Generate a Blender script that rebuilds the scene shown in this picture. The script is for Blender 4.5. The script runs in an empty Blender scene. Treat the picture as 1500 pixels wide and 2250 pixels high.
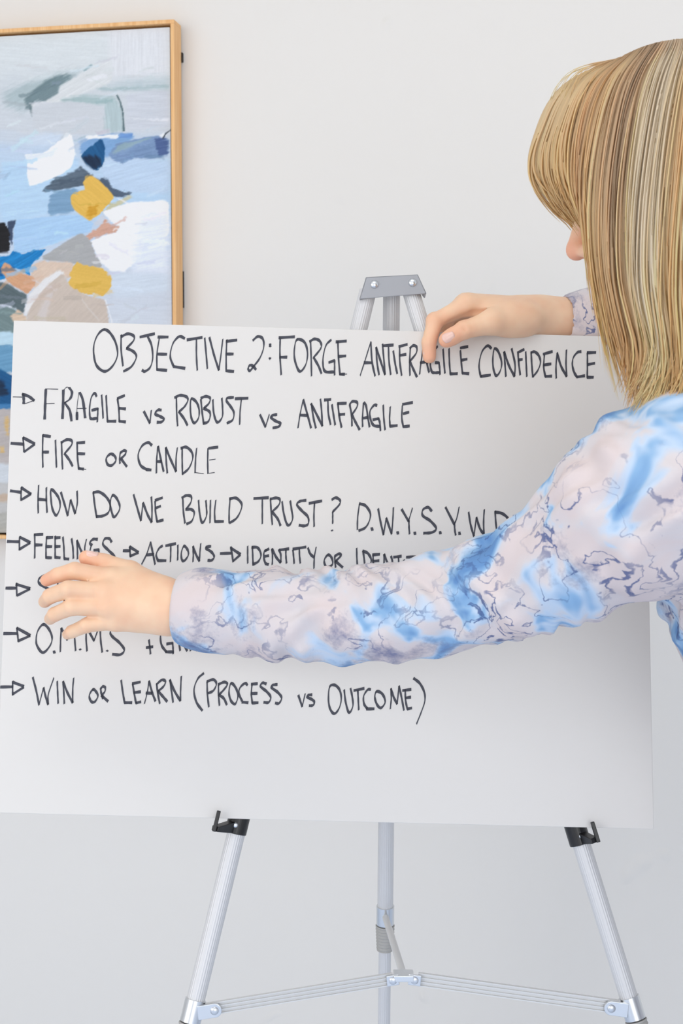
import bpy, math, random
import numpy as np
from mathutils import Vector, Matrix

random.seed(7)
RNG = np.random.default_rng(11)
S = bpy.context.scene
COL = S.collection

# ------------------------------------------------------------------ camera
CAM_Z, PITCH, YAW = 1.30, math.radians(3.6), math.radians(11.0)
FPX = 3125.0                       # 50 mm lens, 36 mm tall frame of 2250 px
cd = bpy.data.cameras.new('camera')
cd.sensor_fit = 'VERTICAL'; cd.sensor_height = 36.0; cd.sensor_width = 24.0
cd.lens = 36.0 * FPX / 2250.0
cd.clip_start = 0.05; cd.clip_end = 60
cam = bpy.data.objects.new('camera', cd); COL.objects.link(cam)
cam.location = (0, 0, CAM_Z)
cam.rotation_euler = (math.pi / 2 - PITCH, 0, YAW)
cd.dof.use_dof = True; cd.dof.focus_distance = 1.60; cd.dof.aperture_fstop = 14.0
S.camera = cam

# ------------------------------------------------------------------ world, lights, exposure
S.view_settings.view_transform = 'Standard'
S.view_settings.look = 'None'
S.view_settings.gamma = 1.0
S.view_settings.use_curve_mapping = False
S.view_settings.exposure = -0.13
W = bpy.data.worlds.new('daylight'); S.world = W; W.use_nodes = True
_n = W.node_tree; bg = _n.nodes['Background']; bg.inputs[1].default_value = 1.0
_tc = _n.nodes.new('ShaderNodeTexCoord'); _sx = _n.nodes.new('ShaderNodeSeparateXYZ'); _rp = _n.nodes.new('ShaderNodeValToRGB')
_mr = _n.nodes.new('ShaderNodeMapRange'); _mr.inputs[1].default_value = -1; _mr.inputs[2].default_value = 1
_n.links.new(_tc.outputs['Generated'], _sx.inputs[0]); _n.links.new(_sx.outputs['Z'], _mr.inputs[0]); _n.links.new(_mr.outputs[0], _rp.inputs[0])
_rp.color_ramp.elements[0].position = 0.40; _rp.color_ramp.elements[0].color = (1.0, 0.94, 0.875, 1)     # sunlit ground outside
_rp.color_ramp.elements[1].position = 0.60; _rp.color_ramp.elements[1].color = (0.79, 0.872, 1.0, 1)     # blue sky
_n.links.new(_rp.outputs[0], bg.inputs[0])

def area(name, loc, target, size, energy, color):
    l = bpy.data.lights.new(name, 'AREA'); l.shape = 'RECTANGLE'
    l.size, l.size_y = size; l.energy = energy; l.color = color
    o = bpy.data.objects.new(name, l); COL.objects.link(o); o.location = loc
    o.rotation_euler = (Vector(target) - Vector(loc)).to_track_quat('-Z', 'Y').to_euler()
    return o
area('window_light_behind', (1.2, -2.5, 1.45), (0.1, 1.7, 1.1), (2.4, 2.0), 33, (1.0, 0.985, 0.96))
area('window_light_left', (-2.1, -1.0, 1.55), (0.4, 1.7, 1.15), (2.2, 1.9), 30, (1.0, 0.975, 0.945))

area('overhead_fill', (-0.1, 0.7, 2.68), (-0.1, 0.9, 0.0), (1.2, 0.6), 6, (1.0, 0.97, 0.93))  # unseen overhead fill, added to brighten the right of the board

# ------------------------------------------------------------------ frame helpers
ROT = np.array(cam.rotation_euler.to_matrix())
RGT, UPV, FWD = ROT[:, 0], ROT[:, 1], -ROT[:, 2]
CPOS = np.array([0, 0, CAM_Z])
ZUP = np.array([0, 0, 1.0])
RH = np.array([math.cos(YAW), math.sin(YAW), 0])      # camera's right and forward, level
FH = np.array([-math.sin(YAW), math.cos(YAW), 0])

def ray(px, py):
    return FWD + RGT * ((px - 750.0) / FPX) + UPV * (-(py - 1125.0) / FPX)
def at(px, py, d):
    return CPOS + ray(px, py) * d
def nrm(v):
    v = np.asarray(v, float); return v / np.linalg.norm(v)

def lin(c):
    c = np.asarray(c, float) / 255.0
    return np.where(c <= 0.04045, c / 12.92, ((c + 0.055) / 1.055) ** 2.4)
def rgba(c, k=1.0):
    r = lin(c) * k
    return (float(r[0]), float(r[1]), float(r[2]), 1.0)

# ------------------------------------------------------------------ materials
def mat(name, color, rough=0.5, metal=0.0, spec=0.5, bump=None, sss=None, coat=0.0):
    m = bpy.data.materials.new(name); m.use_nodes = True
    nt = m.node_tree; b = nt.nodes['Principled BSDF']
    b.inputs['Base Color'].default_value = color
    b.inputs['Roughness'].default_value = rough
    b.inputs['Metallic'].default_value = metal
    b.inputs['Specular IOR Level'].default_value = spec
    b.inputs['Coat Weight'].default_value = coat
    if sss:
        b.inputs['Subsurface Weight'].default_value = sss[0]
        b.inputs['Subsurface Radius'].default_value = sss[1]
        b.inputs['Subsurface Scale'].default_value = sss[2]
    if bump:
        scale, strength, dist = bump
        tc = nt.nodes.new('ShaderNodeTexCoord'); n = nt.nodes.new('ShaderNodeTexNoise')
        n.inputs['Scale'].default_value = scale; n.inputs['Detail'].default_value = 4
        bp = nt.nodes.new('ShaderNodeBump'); bp.inputs['Strength'].default_value = strength
        bp.inputs['Distance'].default_value = dist
        nt.links.new(tc.outputs['Object'], n.inputs['Vector'])
        nt.links.new(n.outputs['Fac'], bp.inputs['Height'])
        nt.links.new(bp.outputs['Normal'], b.inputs['Normal'])
    return m

def add(nt, kind, **kw):
    n = nt.nodes.new(kind)
    for k, v in kw.items(): setattr(n, k, v)
    return n

# ------------------------------------------------------------------ object helpers
def wloc(p):
    return np.array(p.matrix_basis.translation) if p is not None else np.zeros(3)
def link_mesh(name, v, f, m, parent=None, smooth=False, colors=None, uvs=None):
    me = bpy.data.meshes.new(name)
    off = np.zeros(3); q = parent
    while q is not None:
        off = off + np.array(q.location); q = q.parent
    v = np.asarray(v, float) - off
    me.from_pydata(v.tolist(), [], f if isinstance(f, list) else f.tolist())
    if m is not None:
        for mm in (m if isinstance(m, (list, tuple)) else [m]): me.materials.append(mm)
    if smooth: me.polygons.foreach_set('use_smooth', [True] * len(me.polygons))
    if colors is not None:
        a = me.color_attributes.new('pigment', 'FLOAT_COLOR', 'POINT')
        c = np.ones((len(v), 4), np.float32); c[:, :3] = colors
        a.data.foreach_set('color', c.ravel())
    me.update()
    o = bpy.data.objects.new(name, me); COL.objects.link(o)
    if parent is not None: o.parent = parent
    return o
def thing(name, label, cat, loc):
    o = bpy.data.objects.new(name, None); COL.objects.link(o)
    o.empty_display_size = 0.05
    o.location = tuple(float(x) for x in loc); o['label'] = label; o['category'] = cat
    return o
def bevel(o, w, seg=2, ang=40):
    b = o.modifiers.new('bevel', 'BEVEL'); b.width = w; b.segments = seg
    b.limit_method = 'ANGLE'; b.angle_limit = math.radians(ang)
    return o

class MB:
    """gathers shapes for ONE mesh"""
    def __init__(s): s.v = []; s.f = []
    def addv(s, vs, fs):
        n = len(s.v); s.v += [tuple(map(float, x)) for x in vs]
        s.f += [tuple(int(i) + n for i in q) for q in fs]; return s
    def box(s, c, ax, half):
        c = np.asarray(c, float); ax = [np.asarray(a, float) for a in ax]
        vs = [c + ax[0]*half[0]*i + ax[1]*half[1]*j + ax[2]*half[2]*k for i in (-1, 1) for j in (-1, 1) for k in (-1, 1)]
        return s.addv(vs, [(0,1,3,2),(4,6,7,5),(0,4,5,1),(2,3,7,6),(0,2,6,4),(1,5,7,3)])
    def prism(s, pts, ext):
        """closed polygon pts swept by vector ext"""
        n = len(pts); ext = np.asarray(ext, float)
        vs = [np.asarray(p, float) for p in pts] + [np.asarray(p, float) + ext for p in pts]
        fs = [tuple(range(n))[::-1], tuple(range(n, 2*n))] + [(i, (i+1) % n, n + (i+1) % n, n + i) for i in range(n)]
        return s.addv(vs, fs)
    def tube(s, path, rad, n=24, flutes=0, depth=0.03, caps=True, ref=None):
        path = [np.asarray(p, float) for p in path]; k = len(path)
        rad = rad if isinstance(rad, (list, tuple, np.ndarray)) else [rad] * k
        ref = np.asarray(ref if ref is not None else (0.3, 1.0, 0.2), float)
        vs = []; u = None
        for i, p in enumerate(path):
            t = nrm(path[min(i+1, k-1)] - path[max(i-1, 0)])
            u = nrm(ref - t * np.dot(ref, t)) if u is None else nrm(u - t * np.dot(u, t))
            w = np.cross(t, u)
            for j in range(n):
                a = 2 * math.pi * j / n
                r = rad[i] * (1 + depth * math.cos(flutes * a)) if flutes else rad[i]
                vs.append(p + (u * math.cos(a) + w * math.sin(a)) * r)
        fs = [(i*n + j, i*n + (j+1) % n, (i+1)*n + (j+1) % n, (i+1)*n + j) for i in range(k-1) for j in range(n)]
        if caps: fs += [tuple(range(n))[::-1], tuple(range((k-1)*n, k*n))]
        return s.addv(vs, fs)
    def dome(s, c, axis, r, h, n=24, m=7):
        axis = nrm(axis); ref = np.array([0.3, 0.5, 0.8]); u = nrm(np.cross(axis, ref)); w = np.cross(axis, u)
        vs = []
        for i in range(m):
            a = math.pi / 2 * i / (m - 1)
            for j in range(n):
                b = 2 * math.pi * j / n
                vs.append(np.asarray(c) + (u*math.cos(b) + w*math.sin(b)) * r * max(math.cos(a), 0.02) + axis * h * math.sin(a))
        fs = [(i*n+j, i*n+(j+1) % n, (i+1)*n+(j+1) % n, (i+1)*n+j) for i in range(m-1) for j in range(n)]
        fs += [tuple(range(n))[::-1], tuple(range((m-1)*n, m*n))]
        return s.addv(vs, fs)
    def build(s, name, m, parent=None, smooth=False):
        o = link_mesh(name, s.v, s.f, m, parent, smooth)
        if smooth:
            o.data.set_sharp_from_angle(angle=math.radians(35))
        return o

# ------------------------------------------------------------------ the room
m_wall = mat('white_plaster', rgba((236, 233, 228)), 0.75, spec=0.25, bump=(9.0, 0.22, 0.006))
nt = m_wall.node_tree                                    # a second, sparser layer of trowel lumps
v1 = add(nt, 'ShaderNodeTexVoronoi'); v1.inputs['Scale'].default_value = 7.0
tc = [n for n in nt.nodes if n.type == 'TEX_COORD'][0]; bp1 = [n for n in nt.nodes if n.type == 'BUMP'][0]
wn = add(nt, 'ShaderNodeTexNoise'); wn.inputs['Scale'].default_value = 5.0
mx = add(nt, 'ShaderNodeVectorMath', operation='MULTIPLY_ADD'); mx.inputs[1].default_value = (0.25, 0.25, 0.25)
nt.links.new(tc.outputs['Object'], wn.inputs['Vector']); nt.links.new(wn.outputs['Color'], mx.inputs[0])
nt.links.new(tc.outputs['Object'], mx.inputs[2]); nt.links.new(mx.outputs[0], v1.inputs['Vector'])
mr = add(nt, 'ShaderNodeMapRange'); mr.inputs[1].default_value = 0.0; mr.inputs[2].default_value = 0.12
mr.inputs[3].default_value = 1.0; mr.inputs[4].default_value = 0.0; mr.interpolation_type = 'SMOOTHSTEP'
nt.links.new(v1.outputs['Distance'], mr.inputs[0])
bp2 = add(nt, 'ShaderNodeBump'); bp2.inputs['Strength'].default_value = 0.5; bp2.inputs['Distance'].default_value = 0.004
nt.links.new(mr.outputs[0], bp2.inputs['Height']); nt.links.new(bp1.outputs['Normal'], bp2.inputs['Normal'])
nt.links.new(bp2.outputs['Normal'], nt.nodes['Principled BSDF'].inputs['Normal'])
m_ceil = mat('ceiling_paint', rgba((238, 237, 234)), 0.8, spec=0.2)
m_floor = mat('pale_floor', rgba((214, 227, 248)), 0.45, spec=0.4, bump=(3.0, 0.05, 0.01))

WALL_Y = 2.405
def struct(name, c, half, m):
    o = MB().box(c, np.eye(3), half).build(name, m); o['kind'] = 'structure'; return o
struct('wall_back', (0, WALL_Y + 0.06, 1.35), (3.2, 0.06, 1.41), m_wall)
struct('wall_left', (-2.86, -0.4, 1.35), (0.06, 2.8, 1.41), m_wall)
struct('floor', (0, -0.4, -0.05), (3.2, 2.86, 0.05), m_floor)
struct('ceiling', (0, 0.6, 2.82), (3.2, 1.86, 0.06), m_ceil)

# ------------------------------------------------------------------ points on planes
def on_plane(px, py, p0, n):
    r = ray(px, py)
    return CPOS + r * (np.dot(np.asarray(p0) - CPOS, n) / np.dot(r, n))
# the board leans back on the easel: its plane
def cam_to_world(x, y, z): return CPOS + RGT*x + UPV*y + FWD*z
_a, _b = math.radians(8.0), math.radians(-1.2)
BN = nrm(-FWD * math.cos(_a) * math.cos(_b) + UPV * math.sin(_a) - RGT * math.sin(_b))   # towards the camera
BP = cam_to_world(-0.0142, -0.064, 1.575)
def bpt(px, py, off=0.0): return on_plane(px, py, BP + BN*off, BN)
def bdepth(px, py): return float(np.dot(bpt(px, py) - CPOS, FWD))
WN = np.array([0, -1.0, 0])
def wpt(px, py, off=0.0): return on_plane(px, py, (0, WALL_Y - off, 0), WN)

# ------------------------------------------------------------------ framed abstract painting
m_oak = mat('light_oak', rgba((226, 178, 124)), 0.5, spec=0.35)
nt = m_oak.node_tree; tcn = add(nt, 'ShaderNodeTexCoord'); mp = add(nt, 'ShaderNodeMapping')
mp.inputs['Scale'].default_value = (90, 90, 3.0)
ns = add(nt, 'ShaderNodeTexNoise'); ns.inputs['Scale'].default_value = 3.0; ns.inputs['Detail'].default_value = 6
rp = add(nt, 'ShaderNodeValToRGB'); rp.color_ramp.elements[0].position = 0.3; rp.color_ramp.elements[1].position = 0.7
rp.color_ramp.elements[0].color = rgba((232, 174, 112)); rp.color_ramp.elements[1].color = rgba((248, 204, 148))
nt.links.new(tcn.outputs['Object'], mp.inputs[0]); nt.links.new(mp.outputs[0], ns.inputs['Vector'])
nt.links.new(ns.outputs['Fac'], rp.inputs[0]); nt.links.new(rp.outputs[0], nt.nodes['Principled BSDF'].inputs['Base Color'])
m_dark = mat('dark_backing', rgba((52, 48, 46)), 0.7)
m_steel = mat('zinc_steel', (0.72, 0.74, 0.76, 1), 0.28, metal=1.0)

m_paint = mat('acrylic_paint', (0.8, 0.8, 0.8, 1), 0.55, spec=0.3)
nt = m_paint.node_tree
ca = add(nt, 'ShaderNodeVertexColor'); ca.layer_name = 'pigment'
nt.links.new(ca.outputs['Color'], nt.nodes['Principled BSDF'].inputs['Base Color'])
tcn = add(nt, 'ShaderNodeTexCoord'); mp = add(nt, 'ShaderNodeMapping'); mp.inputs['Scale'].default_value = (60, 60, 260)
ns = add(nt, 'ShaderNodeTexNoise'); ns.inputs['Scale'].default_value = 2.0; ns.inputs['Detail'].default_value = 4
bp = add(nt, 'ShaderNodeBump'); bp.inputs['Strength'].default_value = 0.25; bp.inputs['Distance'].default_value = 0.002
nt.links.new(tcn.outputs['Object'], mp.inputs[0]); nt.links.new(mp.outputs[0], ns.inputs['Vector'])
nt.links.new(ns.outputs['Fac'], bp.inputs['Height']); nt.links.new(bp.outputs['Normal'], nt.nodes['Principled BSDF'].inputs['Normal'])

FR_D = 0.046                                             # frame stands this far out from the wall
TRc = wpt(382, 42, FR_D); BLc = wpt(0, 1184, FR_D)
XR, ZT, ZB = float(TRc[0]), float(TRc[2]), float(BLc[2])
XL = XR - 0.72
yF = WALL_Y - FR_D
pic = thing('framed_painting', 'framed abstract painting in blue, white and gold on the white wall behind the poster', 'painting', ((XL+XR)/2, WALL_Y, ZB))
lip = 0.0065
def frame_bar(mb, x0, x1, z0, z1):
    mb.box(((x0+x1)/2, WALL_Y - 0.006 - (FR_D-0.006)/2, (z0+z1)/2), np.eye(3), ((x1-x0)/2, (FR_D-0.006)/2, (z1-z0)/2))
for (x0, x1, z0, z1) in ((XL, XR, ZT-lip, ZT), (XL, XR, ZB, ZB+lip), (XL, XL+lip, ZB+lip, ZT-lip), (XR-lip, XR, ZB+lip, ZT-lip)):
    mb = MB(); frame_bar(mb, x0, x1, z0, z1)
    bevel(mb.build('frame_bar', m_oak, pic), 0.0008)
MB().box(((XL+XR)/2, WALL_Y-0.012, (ZB+ZT)/2), np.eye(3), ((XR-XL)/2-0.007, 0.003, (ZT-ZB)/2-0.007)).build('backing_board', m_dark, pic)
for (px0, y0, y1, bw) in ((404, 116, 136, 0.0022), (408, 596, 676, 0.0006)):  # small dark strips behind the frame's right edge
    a, b = wpt(px0, y0, 0.004), wpt(px0, y1, 0.004)
    MB().box((XR - 0.004 + bw/2, WALL_Y-0.0035, (a[2]+b[2])/2), np.eye(3), (0.004 + bw/2, 0.0035, abs(a[2]-b[2])/2)).build('rear_strip', m_dark, pic)

# the painted canvas: pigment laid down stroke by stroke on a fine grid of the canvas face
gap = 0.004
cx0, cx1, cz0, cz1 = XL+lip+gap, XR-lip-gap, ZB+lip+gap, ZT-lip-gap
yC = yF + 0.009
xs = np.concatenate([np.linspace(cx0, cx1-0.33, 40)[:-1], np.linspace(cx1-0.33, cx1, 230)])
zs = np.linspace(cz0, cz1, 560)
GX, GZ = np.meshgrid(xs, zs, indexing='ij')
# canvas chart: units of about 1/4 mm, x from left edge of what is in view, y down
P3 = np.stack([GX, np.full_like(GX, yC), GZ], -1) - CPOS
dd = P3 @ FWD
CX = (750 + FPX * (P3 @ RGT) / dd) * 3.125
CY = (1125 - FPX * (P3 @ UPV) / dd) * 3.125
def vnoise(x, y, seed):
    r = np.random.default_rng(seed).random((64, 64))
    xi, yi = np.floor(x).astype(int), np.floor(y).astype(int); fx, fy = x-xi, y-yi
    fx, fy = fx*fx*(3-2*fx), fy*fy*(3-2*fy)
    g = lambda i, j: r[i % 64, j % 64]
    return (g(xi, yi)*(1-fx)+g(xi+1, yi)*fx)*(1-fy)+(g(xi, yi+1)*(1-fx)+g(xi+1, yi+1)*fx)*fy
def streak(ang, seed, fine=9.0, long=150.0):
    a = math.radians(ang); u = CX*math.cos(a)+CY*math.sin(a); w = -CX*math.sin(a)+CY*math.cos(a)
    return vnoise(u/long, w/fine, seed)*0.6 + vnoise(u/(long*.4), w/(fine*.45), seed+1)*0.4
IMG = np.zeros(CX.shape + (3,))
stops = [(0, (214, 221, 224)), (450, (213, 219, 222)), (560, (203, 210, 215)), (900, (202, 208, 215)), (1000, (190, 206, 224)), (1350, (178, 206, 231)),
         (1550, (186, 206, 228)), (1900, (200, 208, 220)), (2250, (206, 212, 221)), (3800, (190, 186, 180))]
for ch in range(3):
    IMG[..., ch] = np.interp(CY + 60*(vnoise(CX/90, CY/60, 3)-.5), [s[0] for s in stops], [s[1][ch] for s in stops])
IMG += (streak(3, 5)[..., None]-.5)*12
def sdpoly(X, Y, poly):
    d = np.full(X.shape, 1e9); ins = np.zeros(X.shape, bool); n = len(poly)
    for i in range(n):
        x0, y0 = poly[i]; x1, y1 = poly[(i+1) % n]
        ex, ey = x1-x0, y1-y0; t = np.clip(((X-x0)*ex+(Y-y0)*ey)/(ex*ex+ey*ey+1e-9), 0, 1)
        d = np.minimum(d, (X-x0-t*ex)**2+(Y-y0-t*ey)**2)
        c = ((y0 > Y) != (y1 > Y)) & (X < ex*(Y-y0)/(ey if abs(ey) > 1e-9 else 1e-9)+x0)
        ins ^= c
    d = np.sqrt(d); return np.where(ins, -d, d)
_seed = [100]
def smooth_poly(poly):
    q = np.array(poly, float)
    for _ in range(2):                                   # corner cutting, keeping most of the corner
        nx_ = np.roll(q, -1, 0); q = np.stack([q*.9+nx_*.1, q*.1+nx_*.9], 1).reshape(-1, 2)
    return q.tolist()
def stroke(poly, col, soft=5, a=1.0, ang=-12, rough=10, var=10, rnd=True):
    if rnd and len(poly) > 3: poly = smooth_poly(poly)
    _seed[0] += 7; s = _seed[0]
    xs_, ys_ = [p[0] for p in poly], [p[1] for p in poly]; pad = 3*soft+30
    sel = (CX > min(xs_)-pad) & (CX < max(xs_)+pad) & (CY > min(ys_)-pad) & (CY < max(ys_)+pad)
    if not sel.any(): return
    st = streak(ang, s)
    X = CX[sel]+(vnoise(CX[sel]/22, CY[sel]/22, s+2)-.5)*rough; Y = CY[sel]+(vnoise(CX[sel]/22, CY[sel]/22, s+3)-.5)*rough
    d = sdpoly(X, Y, poly) + (st[sel]-.5)*(rough*.6+soft*1.2)
    m = np.clip(.5-d/(2*soft), 0, 1); m = m*m*(3-2*m)*a
    c = np.array(col, float)[None]+(st[sel]-.5)[:, None]*var*2
    IMG[sel] = IMG[sel]*(1-m[:, None])+c*m[:, None]
def line(pts, w, col, soft=3, a=1.0):
    for (p, q) in zip(pts[:-1], pts[1:]):
        t = np.array(q, float)-np.array(p); n = np.array([-t[1], t[0]])/np.linalg.norm(t)*w/2
        stroke([tuple(np.array(p)+n), tuple(np.array(q)+n), tuple(np.array(q)-n), tuple(np.array(p)-n)], col, soft, a, rough=4, rnd=False)
T = stroke
T([(740,190),(1160,180),(1160,520),(760,560)], (220,222,227), 40, .8, 90)
T([(30,640),(200,560),(450,500),(560,480),(420,600),(250,680),(150,760),(40,720)], (152,174,178), 40, .6, -28)
T([(170,680),(230,620),(330,540),(440,510),(520,510),(440,560),(400,600),(395,640),(330,690),(240,695),(210,760),(180,740)], (108,130,136), 14, .92, -30)
T([(195,740),(222,700),(222,800)], (104,122,128), 8, .8)
T([(850,540),(1160,520),(1160,600),(700,600)], (186,200,206), 40, .7, 0)
T([(640,600),(900,595),(1160,585),(1160,610),(700,625)], (160,182,186), 12, .75, 0)
T([(400,640),(420,590),(640,450),(760,400),(770,560),(560,650),(480,690),(230,760),(215,720),(330,690)], (215,219,221), 10, 1, -30)
line([(575,485),(630,447)], 16, (150,174,180), 6)
T([(420,690),(560,655),(790,665),(800,720),(640,720),(450,730)], (158,182,184), 18, .85, 0)
T([(220,720),(480,690),(720,730),(720,905),(400,925),(230,880)], (201,206,212), 10, 1, 0, var=5)
T([(720,720),(800,680),(830,760),(845,900),(720,912)], (176,195,199), 12, .9, 85)
line([(800,650),(826,700),(842,770),(850,900)], 12, (92,114,120), 3)
T([(860,640),(1160,620),(1160,880),(870,900)], (201,206,215), 20, .9, 0)
T([(1010,825),(1160,815),(1160,835)], (230,232,238), 8, .8)
T([(540,960),(700,930),(900,915),(920,940),(760,1080),(560,1060)], (118,160,206), 15, .9)
T([(580,935),(700,930),(812,925),(810,947),(600,957)], (236,239,243), 5)
T([(820,915),(912,915),(900,945),(820,945)], (106,148,204), 6)
T([(0,1150),(180,1100),(540,1090),(540,1200),(340,1290),(330,1480),(0,1530)], (179,208,233), 20, 1, -8)
T([(720,1100),(950,1090),(1160,1100),(1160,1330),(900,1320),(780,1290),(700,1200)], (186,207,230), 12, 1, -15)
T([(740,1070),(800,980),(1060,930),(1160,950),(1160,1060),(1080,1085),(900,1090),(840,1120),(800,1110)], (118,145,182), 7, 1, -12, 10, 16)
T([(760,1060),(830,985),(1060,940),(900,1010)], (142,168,178), 8, .9, -18)
T([(1060,950),(1155,955),(1150,1060),(1090,1070),(1070,1000)], (72,94,142), 9, .95)
T([(1090,930),(1120,905),(1150,925),(1110,950)], (226,230,236), 8)
line([(1118,952),(1140,915),(1172,888)], 8, (60,70,82), 3)
T([(180,1000),(200,930),(430,910),(400,1000)], (202,215,230), 20, .8)
T([(185,1100),(170,1060),(300,1050),(420,960),(460,905),(495,930),(520,1050),(490,1150),(400,1210),(250,1270),(200,1277),(185,1200)], (239,240,242), 4, 1, -20, 6, 4)
T([(170,1065),(300,1052),(400,1010),(360,1075),(190,1110)], (222,230,240), 8, .8, -15)
T([(290,1310),(350,1250),(520,1170),(560,1145),(625,1190),(590,1270),(440,1300),(310,1320)], (84,100,116), 7, 1, -10, 14, 16)
T([(640,1220),(740,1230),(780,1300),(900,1325),(880,1352),(780,1345)], (74,90,110), 7, 1, 20, 16)
T([(555,1070),(600,1020),(700,950),(720,1020),(715,1110),(680,1170),(640,1165),(580,1110)], (15,84,134), 4, 1, 60, 6, 14)
T([(566,1080),(640,1065),(690,1090),(690,1150),(655,1167),(590,1122)], (5,34,62), 14, .95, 60)
T([(340,1330),(500,1290),(560,1320),(500,1460),(330,1482)], (120,156,187), 8, 1, -5)
T([(740,1420),(880,1345),(912,1350),(800,1420),(700,1465)], (200,194,158), 8, .9)
T([(700,1450),(900,1390),(1160,1370),(1160,1620),(1000,1640),(960,1780),(850,1870),(760,1862),(690,1800),(640,1710),(618,1660),(700,1620),(800,1590),(820,1560),(760,1520)], (238,239,243), 5, 1, -10, 8, 5)
T([(960,1500),(1160,1480),(1160,1880),(900,1872)], (223,229,240), 40, .9)
T([(570,1250),(590,1205),(625,1198),(680,1240),(740,1290),(785,1355),(740,1410),(670,1480),(600,1525),(570,1490),(500,1430),(478,1370),(500,1325),(550,1312),(585,1305)], (223,180,84), 3, 1, 40, 8, 8)
T([(612,1420),(680,1405),(660,1470),(600,1508)], (204,150,40), 12, .9, rough=20)
T([(700,1470),(760,1520),(700,1560),(640,1540)], (205,205,212), 12, .7)
T([(95,1540),(120,1508),(540,1470),(640,1530),(620,1590),(440,1640),(300,1700),(150,1742),(92,1720)], (166,200,232), 4, 1, -12, 6, 10)
T([(50,1520),(112,1508),(92,1560),(82,1690),(66,1640)], (58,74,100), 4)
T([(-170,1540),(40,1528),(70,1620),(60,1735),(-420,1765)], (8,8,15), 5)
T([(590,1620),(700,1540),(720,1505),(740,1540),(822,1560),(800,1592),(680,1612),(610,1648)], (206,162,142), 7, 1, -15, 16, 12)
T([(290,1760),(420,1680),(560,1598),(622,1650),(650,1730),(705,1832),(600,1832),(470,1802),(300,1782)], (166,167,168), 5, 1, -15, 6, 6)
T([(60,1760),(90,1722),(150,1742),(320,1708),(280,1762),(230,1800),(205,1850),(210,1902),(130,1852),(60,1840),(30,1922),(-420,1900),(-170,1760)], (14,126,192), 4, 1, -30, 14, 22)
T([(-240,1830),(10,1840),(20,1900),(-420,1930)], (0,78,140), 8)
T([(205,1830),(280,1790),(500,1798),(500,1900),(350,1920),(240,2010)], (213,191,173), 8, 1, -40, var=8)
T([(-320,1930),(10,1940),(60,1950),(190,2030),(165,2160),(60,2090),(-520,2075)], (87,102,107), 6, 1, 30)
T([(-420,2070),(100,2110),(180,2200),(180,2420),(-110,2420)], (112,132,133), 10, 1, 30)
T([(0,1850),(30,1800),(70,1818),(110,1860),(252,1910),(232,1970),(190,2022),(60,1942)], (206,156,121), 4, 1, 25)
T([(120,2120),(200,2200),(100,2215),(70,2180)], (212,188,164), 8)
T([(160,2150),(200,2020),(300,1920),(400,1850),(450,1880),(330,1990),(240,2100),(182,2165)], (226,225,225), 10, 1, -45, var=5)
T([(182,2165),(240,2060),(330,1950),(430,1880),(480,1950),(600,2030),(720,2060),(742,2140),(745,2400),(180,2400)], (200,186,174), 6, 1, -45, 6, 6)
T([(250,2180),(330,2010),(360,2010),(300,2250)], (212,206,206), 14, .6, -60)
line([(560,2050),(600,2110),(680,2200)], 5, (214,208,202), 3, .8)
line([(725,2060),(745,2130),(770,2220)], 7, (232,233,237), 3, .9)
T([(760,1870),(1160,1880),(1160,2000),(800,2040),(740,1960)], (205,216,228), 20, .8, -8)
T([(470,1880),(500,1830),(530,1803),(590,1820),(700,1840),(765,1900),(760,1980),(700,2037),(650,2012),(600,2027),(520,1990),(463,1940),(490,1910)], (221,180,86), 3, 1, 10, 14, 6)
# lower part of the canvas, left of the poster
T([(-420,2285),(120,2275),(120,2375),(-110,2390)], (184,212,226), 12)
T([(-320,2380),(120,2370),(120,2560),(-240,2550)], (102,152,186), 8)
T([(-420,2540),(0,2530),(120,2600),(120,2790),(-170,2800)], (10,82,132), 8, 1, 30)
T([(-170,2620),(20,2610),(60,2720),(-520,2740)], (0,38,68), 14)
T([(-320,2790),(120,2770),(70,2830),(-420,2830)], (62,122,172), 8)
T([(-420,2830),(140,2800),(140,3180),(-320,3180)], (184,176,173), 8)
T([(30,2870),(60,2860),(60,2990),(40,2980)], (214,176,110), 10, .8); T([(0,3070),(30,3060),(30,3110),(0,3110)], (214,176,110), 8, .8)
T([(-320,3180),(140,3190),(140,3310),(-520,3330)], (206,211,216), 8)
T([(-170,3400),(140,3390),(140,3440),(-170,3450)], (196,170,146), 10, .8)
T([(-520,3520),(140,3520),(140,3660),(-170,3660)], (176,174,166), 10, .9)
# dry-brush drags: thin broken bristle marks that carry a colour a little way across its neighbour
rs = random.Random(5)
for _ in range(190):
    x, y = rs.uniform(-700, 1120), rs.uniform(380, 2200)
    i_, j_ = np.unravel_index(np.argmin((CX-x)**2+(CY-y)**2), CX.shape)
    c_ = IMG[i_, j_]+np.array([rs.uniform(-22, 22)]*3)+np.array([rs.uniform(-5, 5) for _q in range(3)])
    L_d, w_d, an = rs.uniform(60, 260), rs.uniform(6, 30), rs.choice([-35, -20, -14, -8, 0, 6, 25])
    dx, dy = math.cos(math.radians(an))*L_d/2, math.sin(math.radians(an))*L_d/2
    T([(x-dx, y-dy-w_d/2), (x+dx, y+dy-w_d/2), (x+dx*1.1, y+dy+w_d/2), (x-dx*.9, y-dy+w_d/2)], np.clip(c_, 0, 246), 3.5, rs.uniform(.35, .75), an, 16, 10, rnd=False)
IMG += (vnoise(CX/6, CY/6, 77)[..., None]-.5)*5
pc = np.minimum(lin(np.clip(IMG, 0, 255))*1.08, 0.9)
nx, nz = GX.shape
idx = np.arange(nx*nz).reshape(nx, nz)
fc = np.stack([idx[:-1, :-1], idx[1:, :-1], idx[1:, 1:], idx[:-1, 1:]], -1).reshape(-1, 4)
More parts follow.
